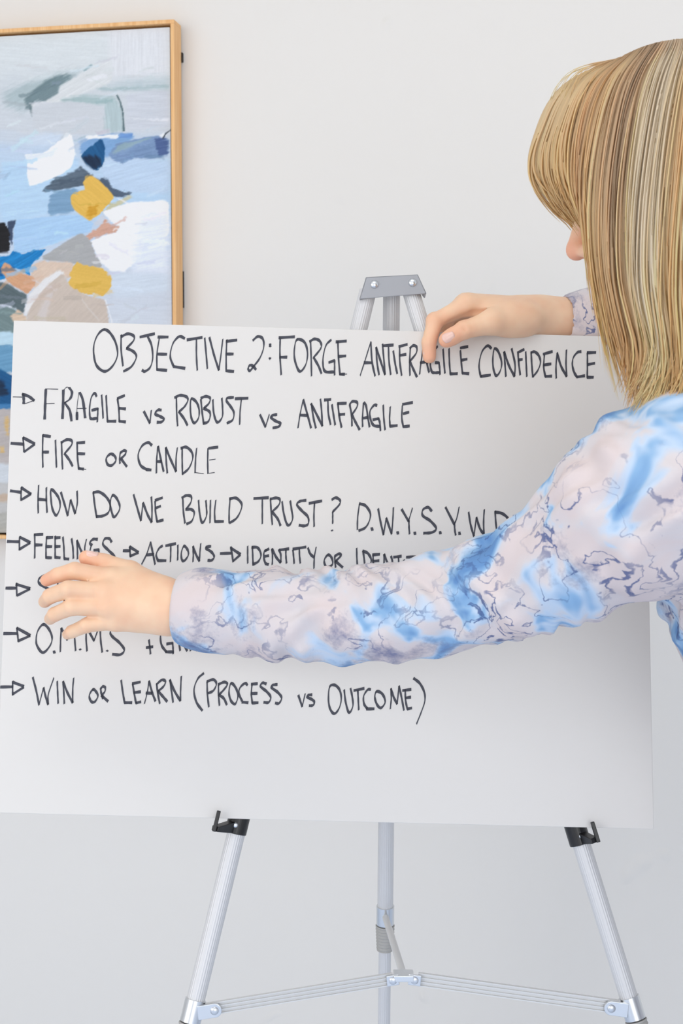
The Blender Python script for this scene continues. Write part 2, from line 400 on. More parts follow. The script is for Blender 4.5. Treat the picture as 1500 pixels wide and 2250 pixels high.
fv = np.stack([GX, np.full_like(GX, yC), GZ], -1).reshape(-1, 3)
# turned-over sides of the stretched canvas
side = []; sv = []; base = len(fv)
ring = [(0, j) for j in range(0, nz)] + [(i, nz-1) for i in range(1, nx)] + [(nx-1, j) for j in range(nz-2, -1, -1)] + [(i, 0) for i in range(nx-2, 0, -1)]
ri = [idx[i, j] for i, j in ring]
back = fv[ri].copy(); back[:, 1] += 0.02
n_r = len(ri)
side = [(ri[k], ri[(k+1) % n_r], base+(k+1) % n_r, base+k) for k in range(n_r)]
cols = np.concatenate([pc.reshape(-1, 3), np.tile(lin((236, 237, 240)), (n_r, 1))])
link_mesh('canvas', np.concatenate([fv, back]), [tuple(map(int, q)) for q in fc]+[tuple(map(int, q)) for q in side], m_paint, pic, colors=cols)

# ------------------------------------------------------------------ poster board with handwriting
m_board = mat('white_board', rgba((223, 220, 216)), 0.42, spec=0.4)
m_ink = mat('marker_ink', rgba((66, 68, 78)), 0.5, spec=0.35)
BC = [bpt(30, 704), bpt(1415, 741), bpt(1436, 1822), bpt(-8, 1786)]
board = thing('poster_board', 'large white poster board with handwritten black marker lines, standing on the easel', 'poster', (BC[2]+BC[3])/2)
TH = 0.004
bm_ = MB(); bm_.prism(BC, -BN*TH)
bevel(bm_.build('sheet', m_board, board), 0.0006, 2)

def catmull(p, n=8):
    p = np.asarray(p, float)
    if len(p) < 3: return p
    closed = np.linalg.norm(p[0]-p[-1]) < 1e-6
    q = np.concatenate([[p[-2]] if closed else [2*p[0]-p[1]], p, [p[1]] if closed else [2*p[-1]-p[-2]]])
    out = []
    for i in range(1, len(q)-2):
        for t in np.linspace(0, 1, n, endpoint=False):
            a, b, c, d = q[i-1], q[i], q[i+1], q[i+2]
            out.append(.5*((2*b)+(c-a)*t+(2*a-5*b+4*c-d)*t*t+(3*b-a-3*c+d)*t**3))
    return np.array(out+[p[-1]])

class Ink:
    """strokes of a chisel marker, in the writer's own line spacing"""
    def __init__(s, x0, y0, sc): s.set(x0, y0, sc); s.st = []
    def set(s, x0, y0, sc): s.o = np.array([x0, y0], float); s.sc = sc; return s
    def __call__(s, txt):
        for st in txt.split(';'):
            tk = st.split()
            if not tk: continue
            mode = ''
            while tk and tk[0] in '~tw.': mode += tk.pop(0)
            p = np.array([[float(c) for c in t.split(',')] for t in tk])/s.sc+s.o
            s.ribbon(p, mode)
        return s
    def ribbon(s, p, mode):
        p = catmull(p, 8) if len(p) > 2 else np.array([p[0]+(p[-1]-p[0])*t for t in np.linspace(0, 1, 6)])
        if 't' in mode: nib, r0 = np.array([.2, -.5]), 0.6
        elif 'w' in mode: nib, r0 = np.array([4.2, -.7]), 0.7
        else: nib, r0 = np.array([1.2, -4.3]), 1.1
        n = len(p)
        tg = np.gradient(p, axis=0); tg /= (np.linalg.norm(tg, axis=1, keepdims=True)+1e-9)
        nr = np.stack([-tg[:, 1], tg[:, 0]], 1)
        w = np.abs(nr @ nib)/2+r0
        k = np.array([1, 2, 1])/4.; ww = np.convolve(np.pad(w, 1, 'edge'), k, 'valid')
        p = p.copy(); ext = 0.8
        p[0] -= tg[0]*ext; p[-1] += tg[-1]*ext
        j = 1+0.09*np.sin(np.arange(n)*0.9+p[0, 0])
        shear = (tg @ nib)/2*np.sign(nr @ nib)*0.5
        L = p-nr*(ww*j)[:, None]-tg*shear[:, None]; Rr = p+nr*(ww*j)[:, None]+tg*shear[:, None]
        s.st.append((min(L[:, 0].min(), Rr[:, 0].min()), max(L[:, 0].max(), Rr[:, 0].max()), L, Rr))
    def build(s):
        words, cur, end = [], [], None                   # words part where the pen left a gap
        for q in sorted(s.st, key=lambda q: q[0]):
            if end is not None and q[0]-end > 17: words.append(cur); cur = []; end = None
            cur.append(q); end = q[1] if end is None else max(end, q[1])
        for wd in words+[cur]:
            v, f = [], []
            for _, _, L, Rr in wd:
                b = len(v); n = len(L)
                for a in range(n):
                    v.append(bpt(L[a, 0], L[a, 1], 0.0003)); v.append(bpt(Rr[a, 0], Rr[a, 1], 0.0003))
                f += [(b+2*a, b+2*a+2, b+2*a+3, b+2*a+1) for a in range(n-1)]
            link_mesh('lettering', v, f, m_ink, board)

k = Ink(190, 700, 3.75)
k('145,90 95,130 62,210 60,300 85,390 150,435 215,390 255,300 240,200 195,120 145,90')
k('285,135 285,260 300,390; 285,150 340,125 390,145 385,185 330,243; 330,243 390,275 410,320 370,395 305,435')
k('440,152 560,125; 505,150 535,220 545,320 525,400 480,435 458,425')
k('600,155 580,290 580,420; 588,152 672,152; 585,292 660,294; 580,420 660,427')
k('808,163 765,147 720,190 697,250 690,320 715,390; 715,395 810,410')
k('828,175 952,155; 905,170 905,300 912,425; 973,160 985,290 995,412')
k('1012,155 1050,300 1090,425; 1090,425 1108,290 1122,170')
k('1155,175 1150,300 1150,432; 1150,188 1238,177; 1150,292 1208,292; 1150,430 1212,436')
k('1370,180 1410,148 1450,165 1460,230 1430,320 1375,395 1345,430 1330,410 1345,385 1370,390 1395,420')
k.set(530, 700, 3.75)
k('t 237,206 237,234; t 235,320 235,338; w 237,210 237,230; w 235,324 235,332')
k('320,160 318,300 328,462; 310,158 438,150; 315,318 375,318')
k('460,172 438,240 440,340 480,435 530,380 545,280 520,195 460,172')
k('570,190 575,330 578,472; 562,190 600,168 640,180 660,220 645,260 595,320; 595,320 635,390 660,452')
k('740,175 700,215 678,290 672,370 690,435 765,440; 720,362 768,345; 768,345 768,400 768,465')
k('795,190 800,320 812,460; 780,192 865,185; 800,312 860,308; t 812,460 868,457; 812,458 850,459')
k.set(780, 720, 5)
k('172,155 105,370 55,525; 172,160 185,370 218,530; 98,385 185,385')
k('230,215 240,380 262,517; 230,215 290,400 328,515; 328,515 315,350 300,180')
k('305,198 418,190; 365,210 372,370 390,515; 418,255 440,400 462,505')
k('488,215 490,370 510,525; 480,208 572,183; 490,305 558,292')
k('605,225 598,380 602,525; 600,225 640,195 675,215 670,280 600,370; 600,370 645,470 678,540')
k('750,190 720,400 708,510; 760,190 790,400 812,490; 715,385 800,370')
k('905,205 850,280 825,390 840,480 870,495 925,492; 880,385 920,385; 920,385 928,450 932,515')
k('965,235 975,380 985,500; 1030,230 1035,380 1045,508; 1045,508 1122,505')
k('1155,250 1165,380 1178,500; 1155,222 1238,208; 1165,358 1228,345; 1178,500 1248,505')
k.set(1030, 730, 5)
k('245,178 205,148 150,200 120,290 110,380 125,470 135,488; 132,485 235,470')
k('280,180 262,280 268,400 300,478 345,420 358,330 325,220 280,180')
k('385,215 395,350 405,485; 385,215 440,370 500,485; 500,485 505,350 468,180')
k('538,225 545,330 562,468; 532,225 605,188; 540,305 585,298; 622,215 628,350 635,485')
k('682,220 690,360 700,490; 680,225 720,215 765,255 785,330 755,420 700,490')
k('828,245 820,380 838,485; 815,240 915,212; 820,360 900,348; 838,485 908,482')
k('968,225 955,380 958,505; 968,225 1010,370 1072,485; 1072,485 1065,330 1070,195')
k('1230,212 1190,222 1145,280 1135,360 1155,440 1185,490; 1185,492 1270,478')
k('1300,225 1300,350 1298,495; 1298,225 1392,222; 1305,355 1380,340; 1298,495 1365,495')
k.build()

k = Ink(20, 840, 5)
k('t 45,160 140,162; w 155,125 160,180 160,235; 145,130 215,155 275,200; t 275,200 165,238')
k('w 403,80 395,250 390,405; t 400,72 535,76; t 400,235 495,232')
k('w 595,85 592,250 585,400; t 595,90 630,55 660,60; w 660,60 690,110 670,180 610,225; w 610,225 665,310 685,425')
k('t 765,115 745,280 745,410; w 745,330 745,410; w 775,110 810,200 835,390; t 745,288 845,285')
k('960,155 940,120 905,160 885,260 885,360 900,400 965,395; 908,308 975,290; 975,290 972,360 968,435')
k('1015,140 1025,270 1032,395; 1065,145 1072,290 1080,428; 1080,428 1172,428')
k('1190,180 1205,300 1210,428; 1188,178 1268,145; 1208,285 1278,292; 1210,428 1278,435')
k.set(300, 850, 4.41)
k('70,238 128,352; 128,352 142,228; 238,225 205,225 178,262 225,285 265,312 240,340 198,343')
k('385,105 388,250 397,378; 368,105 420,82 480,95 497,130 465,190 410,242; 410,242 460,310 492,372')
k('530,115 520,200 530,300 560,350 600,300 605,220 580,150 530,115')
k('622,120 635,250 650,362; 622,110 670,92 712,110 700,160 650,208; 650,208 705,240 712,290 690,340 645,355')
k('738,125 745,240 765,320 790,343 830,290 832,200 825,110')
k('938,102 880,108 870,135 910,190 942,250 930,320 875,352; 955,115 1078,110; 1015,115 1002,240 998,365')
k('1195,270 1248,388; 1248,388 1285,268; 1358,268 1320,275 1300,295 1345,330 1395,355 1375,385 1320,398')
k.set(630, 860, 5)
k('180,90 145,250 122,400; 180,90 230,270 265,402; 140,260 230,265')
k('270,135 290,280 318,402; 265,135 320,240 390,380; 390,380 380,200 368,85')
k('412,95 482,88; 450,100 455,240 480,365; 495,145 512,260 530,368')
k('560,130 575,270 600,395; 555,133 652,130; 572,255 635,250')
k('690,145 710,260 715,380; 688,145 720,110 770,120 770,170 715,255; 715,255 750,330 798,420')
k('842,125 830,290 832,388; 845,122 870,160 890,290 908,390; 835,295 890,285')
k('988,155 960,150 915,210 915,290 950,370 1020,385; 945,312 1005,298; 1005,298 1020,340 1028,432')
k('1058,150 1065,300 1078,422; 1135,170 1128,290 1132,382; 1132,382 1212,375')
k('1268,155 1262,290 1278,388; 1270,142 1380,122; 1278,245 1340,228; 1278,388 1345,380')
k.build()

k = Ink(10, 940, 3)
k('42,102 125,108; 122,62 125,110 128,158; 122,65 198,105; 198,108 130,158')
k('252,45 250,160 252,260; 252,50 302,58; 252,160 290,160; 335,82 338,170 342,260')
k('375,95 378,190 382,272; 372,98 410,78 442,85 440,115 395,170; 395,170 425,210 448,252')
k('478,100 480,190 488,268; 475,100 528,96; 480,170 528,172; t 488,268 535,274; 488,268 520,272')
k('700,172 670,200 678,240 705,248 732,220 728,190 700,172')
k('762,165 758,200 760,235; 762,165 785,150 800,155 795,175 765,205; 768,205 805,255')
k('970,115 945,97 905,120 880,180 895,245 935,275; 935,275 965,278')
k('1010,122 1002,210 1000,298; 1012,122 1030,210 1048,288; 1005,222 1035,222')
k('1062,130 1065,220 1072,298; 1062,130 1090,200 1130,288; 1130,288 1130,200 1138,132')
k('1170,130 1170,220 1172,305; 1162,135 1195,127 1230,155 1240,200 1215,265 1172,305')
k('1265,135 1258,210 1255,295; t 1255,295 1310,302; 1340,135 1338,220 1340,300; 1345,135 1405,127; t 1350,212 1388,207; t 1340,300 1382,295')
k.build()

k = Ink(10, 1050, 3.947)
k('50,112 140,125; 145,80 143,140 142,195; 145,85 228,140; 228,140 145,190')
k('295,65 290,190 292,305; 362,85 362,190 368,300; 292,185 365,192')
k('402,102 402,180 415,270 448,325 480,260 475,190 440,130 402,102')
k('488,125 520,230 548,328; 548,328 572,190; 572,190 612,310; 612,310 630,220 628,115')
k('768,125 782,240 798,340; 768,128 820,122 880,165 915,230 900,300 850,330 795,335')
k('935,152 915,220 930,300 950,340 990,290 998,240 970,175 935,152')
k('1118,145 1150,260 1182,372; 1182,372 1200,215; 1200,215 1240,320 1275,385; 1275,385 1278,270 1272,165')
k('1305,200 1308,290 1322,380; 1305,195 1368,172; 1310,262 1352,245; 1322,380 1375,365')
k.set(380, 1070, 3.75)
k('80,95 85,200 98,298; 72,90 110,70 150,80 145,130 105,185; 105,185 150,185 175,215 155,280 112,305')
k('210,110 218,210 240,295 275,240 275,170 270,112; 308,110 306,200 304,295')
k('352,110 342,200 345,285; 345,285 415,284')
k('470,95 462,200 462,295; 465,98 520,92 565,140 555,200 520,260 465,297')
k('665,95 785,88; 735,100 735,200 735,302')
k('802,100 808,200 818,310; 800,100 850,90 880,105 870,150 815,205; 815,205 860,260 885,318')
k('898,120 910,210 935,300 960,312 985,260 975,180 965,115')
k('1095,110 1045,118 1020,145 1060,195 1110,245 1115,300 1085,320 1038,315')
k('1120,135 1225,115; 1165,130 1160,230 1162,325')
k('1308,105 1340,88 1375,110 1370,145 1315,205; 1315,205 1315,250 1315,300; w 1307,356 1313,360')
k.set(760, 1090, 3.947)
k('115,70 100,190 98,290; 115,65 170,85 210,150 200,220 165,275 110,300; w 222,274 228,298')
k('278,110 300,230 325,335; 325,335 348,190; 348,190 395,328; 395,328 405,210 410,100; w 446,308 450,330')
k('482,115 540,215; 575,105 545,205 540,215; 545,215 545,260 550,328; w 595,312 598,333')
k('742,130 710,97 665,120 665,170 730,215 782,280 745,315 672,322; w 815,307 818,328')
k('862,97 938,245; 980,95 960,190 938,245; 940,245 942,290 950,338; w 982,312 985,333')
k('1062,140 1080,250 1108,348; 1108,348 1130,185; 1130,185 1160,280 1195,332; 1195,332 1192,220 1198,118')
k('1292,130 1298,230 1310,330; 1290,138 1350,150 1400,190 1430,260 1400,310 1310,335')
k.build()

k = Ink(0, 1160, 5)
k('80,148 210,152; 215,95 213,170 212,240; 215,100 330,160; 330,165 212,235')
k('380,70 382,200 380,332; 375,75 470,70; 385,187 462,187')
k('512,95 505,210 505,330; 508,108 580,103; 510,205 568,205; 505,325 565,328')
k('605,90 605,210 605,330; 605,110 660,105; 605,205 660,203; 605,322 660,328')
k('690,100 700,210 705,335; 705,338 755,342; 785,118 800,220 805,335')
k('845,135 850,260 850,340; 845,140 890,250 940,340; 935,330 930,220 948,125')
k('1070,125 1020,125 985,165 1010,190; 1000,195 985,280 1010,325 1080,330; 1030,245 1085,240; 1085,240 1085,290 1085,335')
k('1225,155 1200,118 1150,120 1130,180 1190,245 1260,320 1240,375 1180,380')
k.set(250, 1170, 4.286)
k('88,172 150,172; 150,130 152,180 155,228; 148,135 230,185; 230,190 155,222')
k('345,90 310,200 262,298; 345,92 368,200 388,300; 305,212 375,205')
k('458,125 425,150 398,210 415,265; 415,265 490,265; 488,125 582,105; 535,120 535,200 532,275')
k('602,118 602,190 600,260; 660,128 635,190 640,255 665,265 700,215 695,165 660,128')
k('745,130 748,200 745,275; 745,130 770,200 805,270; 805,270 810,190 818,105')
k('912,130 875,135 868,150 920,185 945,230 920,262 885,262')
k('1002,198 1105,195; 1100,135 1112,200 1122,275; 1100,145 1190,205; 1190,210 1120,272')
k.set(520, 1180, 3.571)
k('85,72 85,140 86,205; 122,75 125,150 128,220; 118,80 165,85 190,140 170,190 128,215')
k('240,100 215,115 212,160 225,205 248,215; 225,108 252,92; 220,152 250,146')
k('275,92 280,150 278,215; 278,95 310,160 345,200; 345,200 345,140 330,98')
k('335,102 408,92; 385,100 385,150 390,205; 440,100 445,150 450,208; 440,95 542,78; 490,90 492,150 498,205')
k('558,85 575,130 605,160; 622,80 608,160 605,245')
k('715,140 685,185 705,235 750,215 745,165 715,140; 768,150 770,190 775,238; 768,150 800,132 818,145 775,190; 775,190 830,238')
k('940,88 942,170 948,262; 990,108 1000,180 1005,260; 988,108 1030,130 1055,180 1040,220 1005,258')
k('1070,140 1068,200 1075,250; 1065,140 1120,135; 1070,190 1115,185; 1075,252 1115,252')
k('1155,135 1155,200 1150,262; 1155,135 1190,220 1220,240; 1220,240 1220,190 1210,150')
k('1230,158 1290,150; 1268,155 1270,200 1272,240; 1310,180 1322,240 1340,290; 1330,158 1415,155; 1375,160 1380,210 1385,260')
k.build()

k = Ink(0, 1250, 3.125)
k('40,132 108,132; 112,98 114,140 115,185; 110,105 205,135; 205,138 118,182')
k('345,50 320,42 270,65 270,100 340,145 365,175 330,210 270,218')
k('395,80 398,140 402,198; 390,82 425,75 442,95 430,130 395,150; 462,85 466,140 470,192')
k('505,88 508,150 515,222; 505,90 540,150 570,212; 570,212 570,150 575,90')
k('600,92 605,150 605,205; 600,95 625,150 650,215; 650,215 645,150 640,70; 675,82 682,150 685,208')
k('710,72 712,140 718,212; 710,75 745,150 768,210; 768,210 765,140 760,75')
k('828,65 795,85 785,140 805,195 855,200; 810,165 850,162; 850,162 852,190 855,222')
k('970,175 1005,172; 985,135 988,170 990,205')
k('1065,95 1068,160 1075,225; 1105,98 1112,160 1120,222; 1065,170 1115,160')
k('1172,98 1165,160 1150,225; 1172,98 1200,150 1215,215; 1158,168 1195,160')
k('1212,118 1220,160 1225,215; 1212,120 1240,170 1265,215; 1265,215 1265,170 1270,115')
k('1300,95 1305,160 1310,218; 1298,98 1340,110 1372,150 1350,190 1310,215')
k('1435,110 1410,98 1380,120 1400,150 1450,180 1440,215 1385,222')
k.set(1000, 850, 3); k('t 1005,1333 1030,1337 1055,1325')
k.build()

k = Ink(0, 1360, 5)
k('40,160 195,160; 185,95 193,170 200,245; 185,100 330,180; 330,185 200,242')
k('475,60 420,120 398,200 405,290 470,370 545,300 572,210 535,110 475,60; w 592,352 598,376')
k('672,100 665,230 662,360; 672,102 738,228; 738,228 805,85; 812,85 820,230 830,348; w 876,331 884,339')
k('948,85 945,220 955,352; 950,88 1032,240; 1032,240 1095,65; 1098,70 1105,230 1122,365; w 1171,346 1184,354')
k('1340,95 1315,72 1240,90 1210,150 1240,200 1310,260 1365,340 1320,392 1235,388')
k.set(300, 1360, 5)
k('105,315 178,305; 135,230 145,310 152,385')
k('392,118 350,92 290,120 262,190 275,290 325,360; 320,362 405,362; 330,275 395,265; 395,265 400,330 402,382')
k('455,110 460,220 478,348; 455,140 490,105 520,115 510,170 460,235; 460,235 520,290 555,350; 565,155 580,260 592,350')
k('595,140 708,130; 655,140 655,240 662,350; 728,130 838,128; 795,135 788,240 795,348')
k('850,110 912,215; 962,92 912,215; 912,215 918,290 922,372')
k.set(500, 1360, 4.412)
k('70,95 85,220 100,330; 65,100 115,75 170,95 150,160 110,215; 110,215 180,230 190,260 150,310 100,328')
k('190,130 190,220 235,315 285,250 275,190 240,140 190,130; 300,130 350,220 395,300; 362,110 330,220 328,305')
k('418,120 415,220 420,312; 418,130 490,122; 420,205 488,200; 420,312 500,308')
k('538,110 535,220 545,330; 535,110 600,110 630,150 560,210; 560,210 610,270 642,345')
k('798,240 860,240; 832,185 835,260 838,330; 940,110 935,240 940,375; 935,115 1010,110 1045,170 1010,240 945,275; w 1040,322 1050,343')
k('1080,135 1195,125; 1138,135 1135,260 1142,385; w 1208,347 1212,373')
k('1340,130 1290,165 1250,270 1255,340 1275,365; 1275,365 1350,350; 1300,280 1355,265; 1355,265 1352,330 1350,400')
k.build()

k = Ink(0, 1470, 5)
k('5,198 140,195; 138,135 138,210 138,285; 140,145 260,190; 260,200 138,278')
k('360,92 400,250 428,395; 428,395 478,205; 478,205 500,300 528,390; 528,390 530,280 590,100; 628,135 632,250 638,378')
k('692,135 700,260 706,380; 692,138 740,260 798,370; 798,370 798,230 808,100')
k('1020,225 980,290 1000,355 1040,360 1075,300 1055,250 1020,225')
k('1105,210 1110,260 1130,325; 1105,215 1130,192 1155,205 1150,250 1115,290; 1115,290 1185,355')
k.set(250, 1460, 3.75)
k('60,130 72,220 88,315; 88,315 148,315; 155,160 168,240 182,318; 152,158 218,145; 165,232 220,225; 182,318 222,308')
k('290,135 275,230 252,322; 290,138 315,230 342,302; 265,235 315,238')
k('352,160 362,240 378,322; 350,165 395,128 425,140 410,180 365,220; 365,220 400,260 438,305')
k('462,125 475,220 488,312; 462,130 500,220 548,300; 548,300 550,200 555,98; 740,72 690,120 660,210 680,310 728,380')
k('768,140 770,240 782,350; 768,140 820,125 845,160 820,215 775,238')
k('862,165 862,250 870,338; 860,165 910,145 935,165 900,215 865,250; 865,250 905,280 930,332')
k('965,155 948,230 965,300 1000,325 1022,260 1005,195 965,155')
k('1100,170 1080,155 1040,190 1030,240 1055,300; 1055,310 1105,315')
k('1138,165 1132,240 1140,318; 1132,162 1182,158; 1135,240 1180,238; 1140,318 1188,315')
k('1255,160 1225,152 1208,180 1260,225 1292,270 1275,312 1235,312; 1345,165 1310,170 1298,190 1350,230 1382,275 1360,320 1330,318')
k.set(630, 1470, 4.6875)
k('118,270 158,388; 158,388 188,255; 258,265 220,270 210,290 260,315 285,345 265,375 230,378')
k('440,185 490,165 540,210 560,300 540,400 490,460 445,410 428,310 440,185')
k('590,215 605,340 640,450 680,380 672,280 655,200; 690,222 795,200; 730,220 735,320 740,420')
k('862,210 830,215 790,280 795,360 825,405; 820,412 898,410; 925,230 905,290 930,370 970,400 1012,340 985,260 925,230')
k('1072,200 1075,300 1065,410; 1072,205 1100,290 1135,360; 1135,360 1155,175; 1155,175 1180,290 1205,425')
k('1218,215 1222,320 1240,412; 1192,222 1278,210; 1220,298 1275,290; 1240,412 1285,402')
k('1305,95 1370,150 1415,240 1420,330 1385,440 1335,565')
k.build()

# ------------------------------------------------------------------ aluminium tripod easel
m_alu = mat('brushed_aluminium', (0.685, 0.683, 0.69, 1), 0.45, metal=0.25, spec=0.5)
m_alu2 = mat('aluminium_brace', (0.70, 0.70, 0.695, 1), 0.45, metal=0.25)
m_plate = mat('grey_enamel', rgba((166, 168, 173)), 0.38, spec=0.5)
m_black = mat('black_plastic', rgba((26, 26, 28)), 0.32, spec=0.5)
m_lock = mat('grey_rubber_grip', rgba((176, 174, 170)), 0.55)
LO = -0.022                                              # leg centre plane behind the board face
def lpt(px, py, off=LO): return bpt(px, py, off)
def to_floor(a, b):
    a, b = np.asarray(a), np.asarray(b); t = a[2]/(a[2]-b[2]); return a+(b-a)*t
LT, LB0 = lpt(808, 640), lpt(424, 2220)
RT, RB0 = lpt(902, 640), lpt(1388, 2214)
LF, RF = to_floor(LT, LB0), to_floor(RT, RB0)
BT = at(860, 640, bdepth(860, 640)+0.045)
BM = at(846, 2010, bdepth(850, 640)+0.185)
BF = to_floor(BT, BM)
easel = thing('display_easel', 'silver aluminium tripod easel holding up the white poster board in front of the wall', 'easel', ((LF+RF+BF)/3)*np.array([1, 1, 0]))
RO = 0.0098
def leg(top, low, foot, r):
    """upper fluted tube down to the lock, thinner tube below, foot on the floor"""
    t = nrm(foot-top); fwd_ref = -FH
    g = MB().tube([top, low], r, 144, 24, 0.018, ref=fwd_ref).build('leg', m_alu, easel, True)
    c = MB(); c.tube([low-t*0.012, low+t*0.012], r*1.16, 40, ref=fwd_ref)
    c.build('clamp_collar', m_steel, g, True)
    lk = MB(); L0 = low+t*0.0135
    path, rr = [], []
    for i in range(25):
        path.append(L0+t*(0.034*i/24)); rr.append(r*1.2*(1+0.05*math.sin(i*2.1))*(1-0.12*(i/24)))
    lk.tube(path, rr, 40, ref=fwd_ref); lk.build('lock_ring', m_lock, g, True)
    MB().tube([L0+t*0.03, foot-t*0.03], r*0.78, 60, 20, 0.03, ref=fwd_ref).build('lower_tube', m_alu, g, True)
    MB().tube([foot-t*0.035, foot-t*0.01, foot+t*0.0], [r*0.95, r*1.05, r*1.15], 32).build('rubber_foot', m_black, g, True)
    return g
leg(LT, LB0, LF, RO); leg(RT, RB0, RF, RO); leg(BT, BM, BF, RO)
# folded top plate
hp = MB()
T0 = [bpt(790, 652, 0.0), bpt(938, 640, 0.0), bpt(919, 598, 0.0), bpt(804, 604, 0.0)]
off = BN*(-0.008)
hp.prism([p+off for p in T0], -BN*0.0018)
hp.prism([T0[3]+off, T0[2]+off, T0[2]+off-BN*0.042, T0[3]+off-BN*0.042], nrm(T0[3]-T0[0])*-0.0018)
hp.prism([T0[0]+off, T0[3]+off, T0[3]+off-BN*0.040, T0[0]+off-BN*0.018], nrm(T0[1]-T0[0])*0.0018)
hp.prism([T0[2]+off, T0[1]+off, T0[1]+off-BN*0.018, T0[2]+off-BN*0.040], nrm(T0[0]-T0[1])*0.0018)
plate = bevel(hp.build('head_plate', m_plate, easel), 0.0006)
for (x, y) in ((822, 625), (906, 621)):
    MB().dome(bpt(x, y, -0.008), BN, 0.0050, 0.0034).build('rivet', m_steel, plate, True)
# braces and hub
hubc = at(886, 2146, bdepth(886, 2146)+0.045)
lax = nrm(LF-LT); rax = nrm(RF-RT)
def brace(p, q, w, name='brace'):
    """U-channel strip with two ridges"""
    t = nrm(q-p); n = nrm(np.cross(t, np.cross(-FH, t))); n = nrm(-FH - t*np.dot(-FH, t)); u = np.cross(n, t)
    mb = MB(); L = np.linalg.norm(q-p)/2; c = (p+q)/2
    mb.box(c, (t, u, n), (L, w, 0.0012))
    for s in (-1, -0.35, 0.35, 1): mb.box(c+u*w*0.93*s+n*0.0018, (t, u, n), (L, w*0.09, 0.0012))
    return mb.build(name, m_alu2, easel)
pl = LB0+nrm(hubc-LB0)*0.014+BN*0.004; pr = RB0+nrm(hubc-RB0)*0.014+BN*0.004
b1 = brace(pl, hubc+nrm(pl-hubc)*0.012, 0.0066); b2 = brace(pr, hubc+nrm(pr-hubc)*0.016, 0.0072)
MB().tube([hubc+FH*0.006, BM-FH*0.008], 0.0042, 24).build('brace', m_alu2, easel, True)
hb = MB(); t1 = nrm(pl-hubc); t2 = nrm(pr-hubc)
hb.box(hubc+ZUP*0.001, (RH, ZUP, FH), (0.011, 0.0035, 0.010))
for s, tt in ((-1, t1), (1, t2)): hb.box(hubc+tt*0.012-FH*0.005, (tt, np.cross(-FH, tt), FH), (0.007, 0.006, 0.0016))
hub = bevel(hb.build('hub', m_steel, easel), 0.0008)
for tt, P in ((t1, hubc), (t2, hubc)): MB().dome(P+tt*0.012-FH*0.0066, -FH, 0.0044, 0.002).build('rivet', m_steel, hub, True)
for P, tt, bb in ((LB0, -t1, b1), (RB0, -t2, b2)):
    lug = MB(); lug.box(P+tt*0.016-FH*0.009, (tt, np.cross(-FH, tt), FH), (0.010, 0.0078, 0.0018))
    lug.tube([P+tt*0.024-FH*0.0108, P+tt*0.024-FH*0.0072], 0.0078, 32)
    lg = bevel(lug.build('brace_lug', m_steel, bb), 0.0006)
    lug2 = MB().dome(P+tt*0.024-FH*0.0108, -FH, 0.0046, 0.0024).build('rivet', m_steel, bb, True)
# black board clips at the bottom edge
def clip(px, py, tx, side):
    """sleeve on the leg, arm running forward under the board, upright peg in front of it"""
    ax = lax if side < 0 else rax
    top, low = (LT, LF) if side < 0 else (RT, RF)
    c = lpt(px, py)
    mb = MB(); mb.tube([c-ax*0.020, c+ax*0.0085], RO*1.22, 40)
    lipp = bpt(tx, py+6, 0.009)
    base = bpt(tx, py-22, 0.009)
    h = np.cross(ax, nrm(lipp-c)); a = nrm(lipp-c)
    # tapering arm
    q0, q1 = c-ax*0.0075, c+ax*0.008
    e0, e1 = lipp-ax*0.002, lipp+ax*0.0035
    mb.prism([q0-h*0.005, q1-h*0.005, e1-h*0.003, e0-h*0.003], h*0.009)
    mb.box((lipp+ax*0.0022+(base-ax*0.004))/2-0*ax, (np.cross(ax, BN), ax, BN), (0.0021, np.linalg.norm(base-lipp)/2+0.0045, 0.0019))
    o = bevel(mb.build('board_clip', m_black, easel), 0.0007)
    MB().dome(lpt(px-3*side*-1, py-3)+BN*RO*1.15, BN, 0.0030, 0.0016).build('screw', m_steel, o, True)
clip(521, 1814, 475, -1); clip(1270, 1838, 1308, 1)

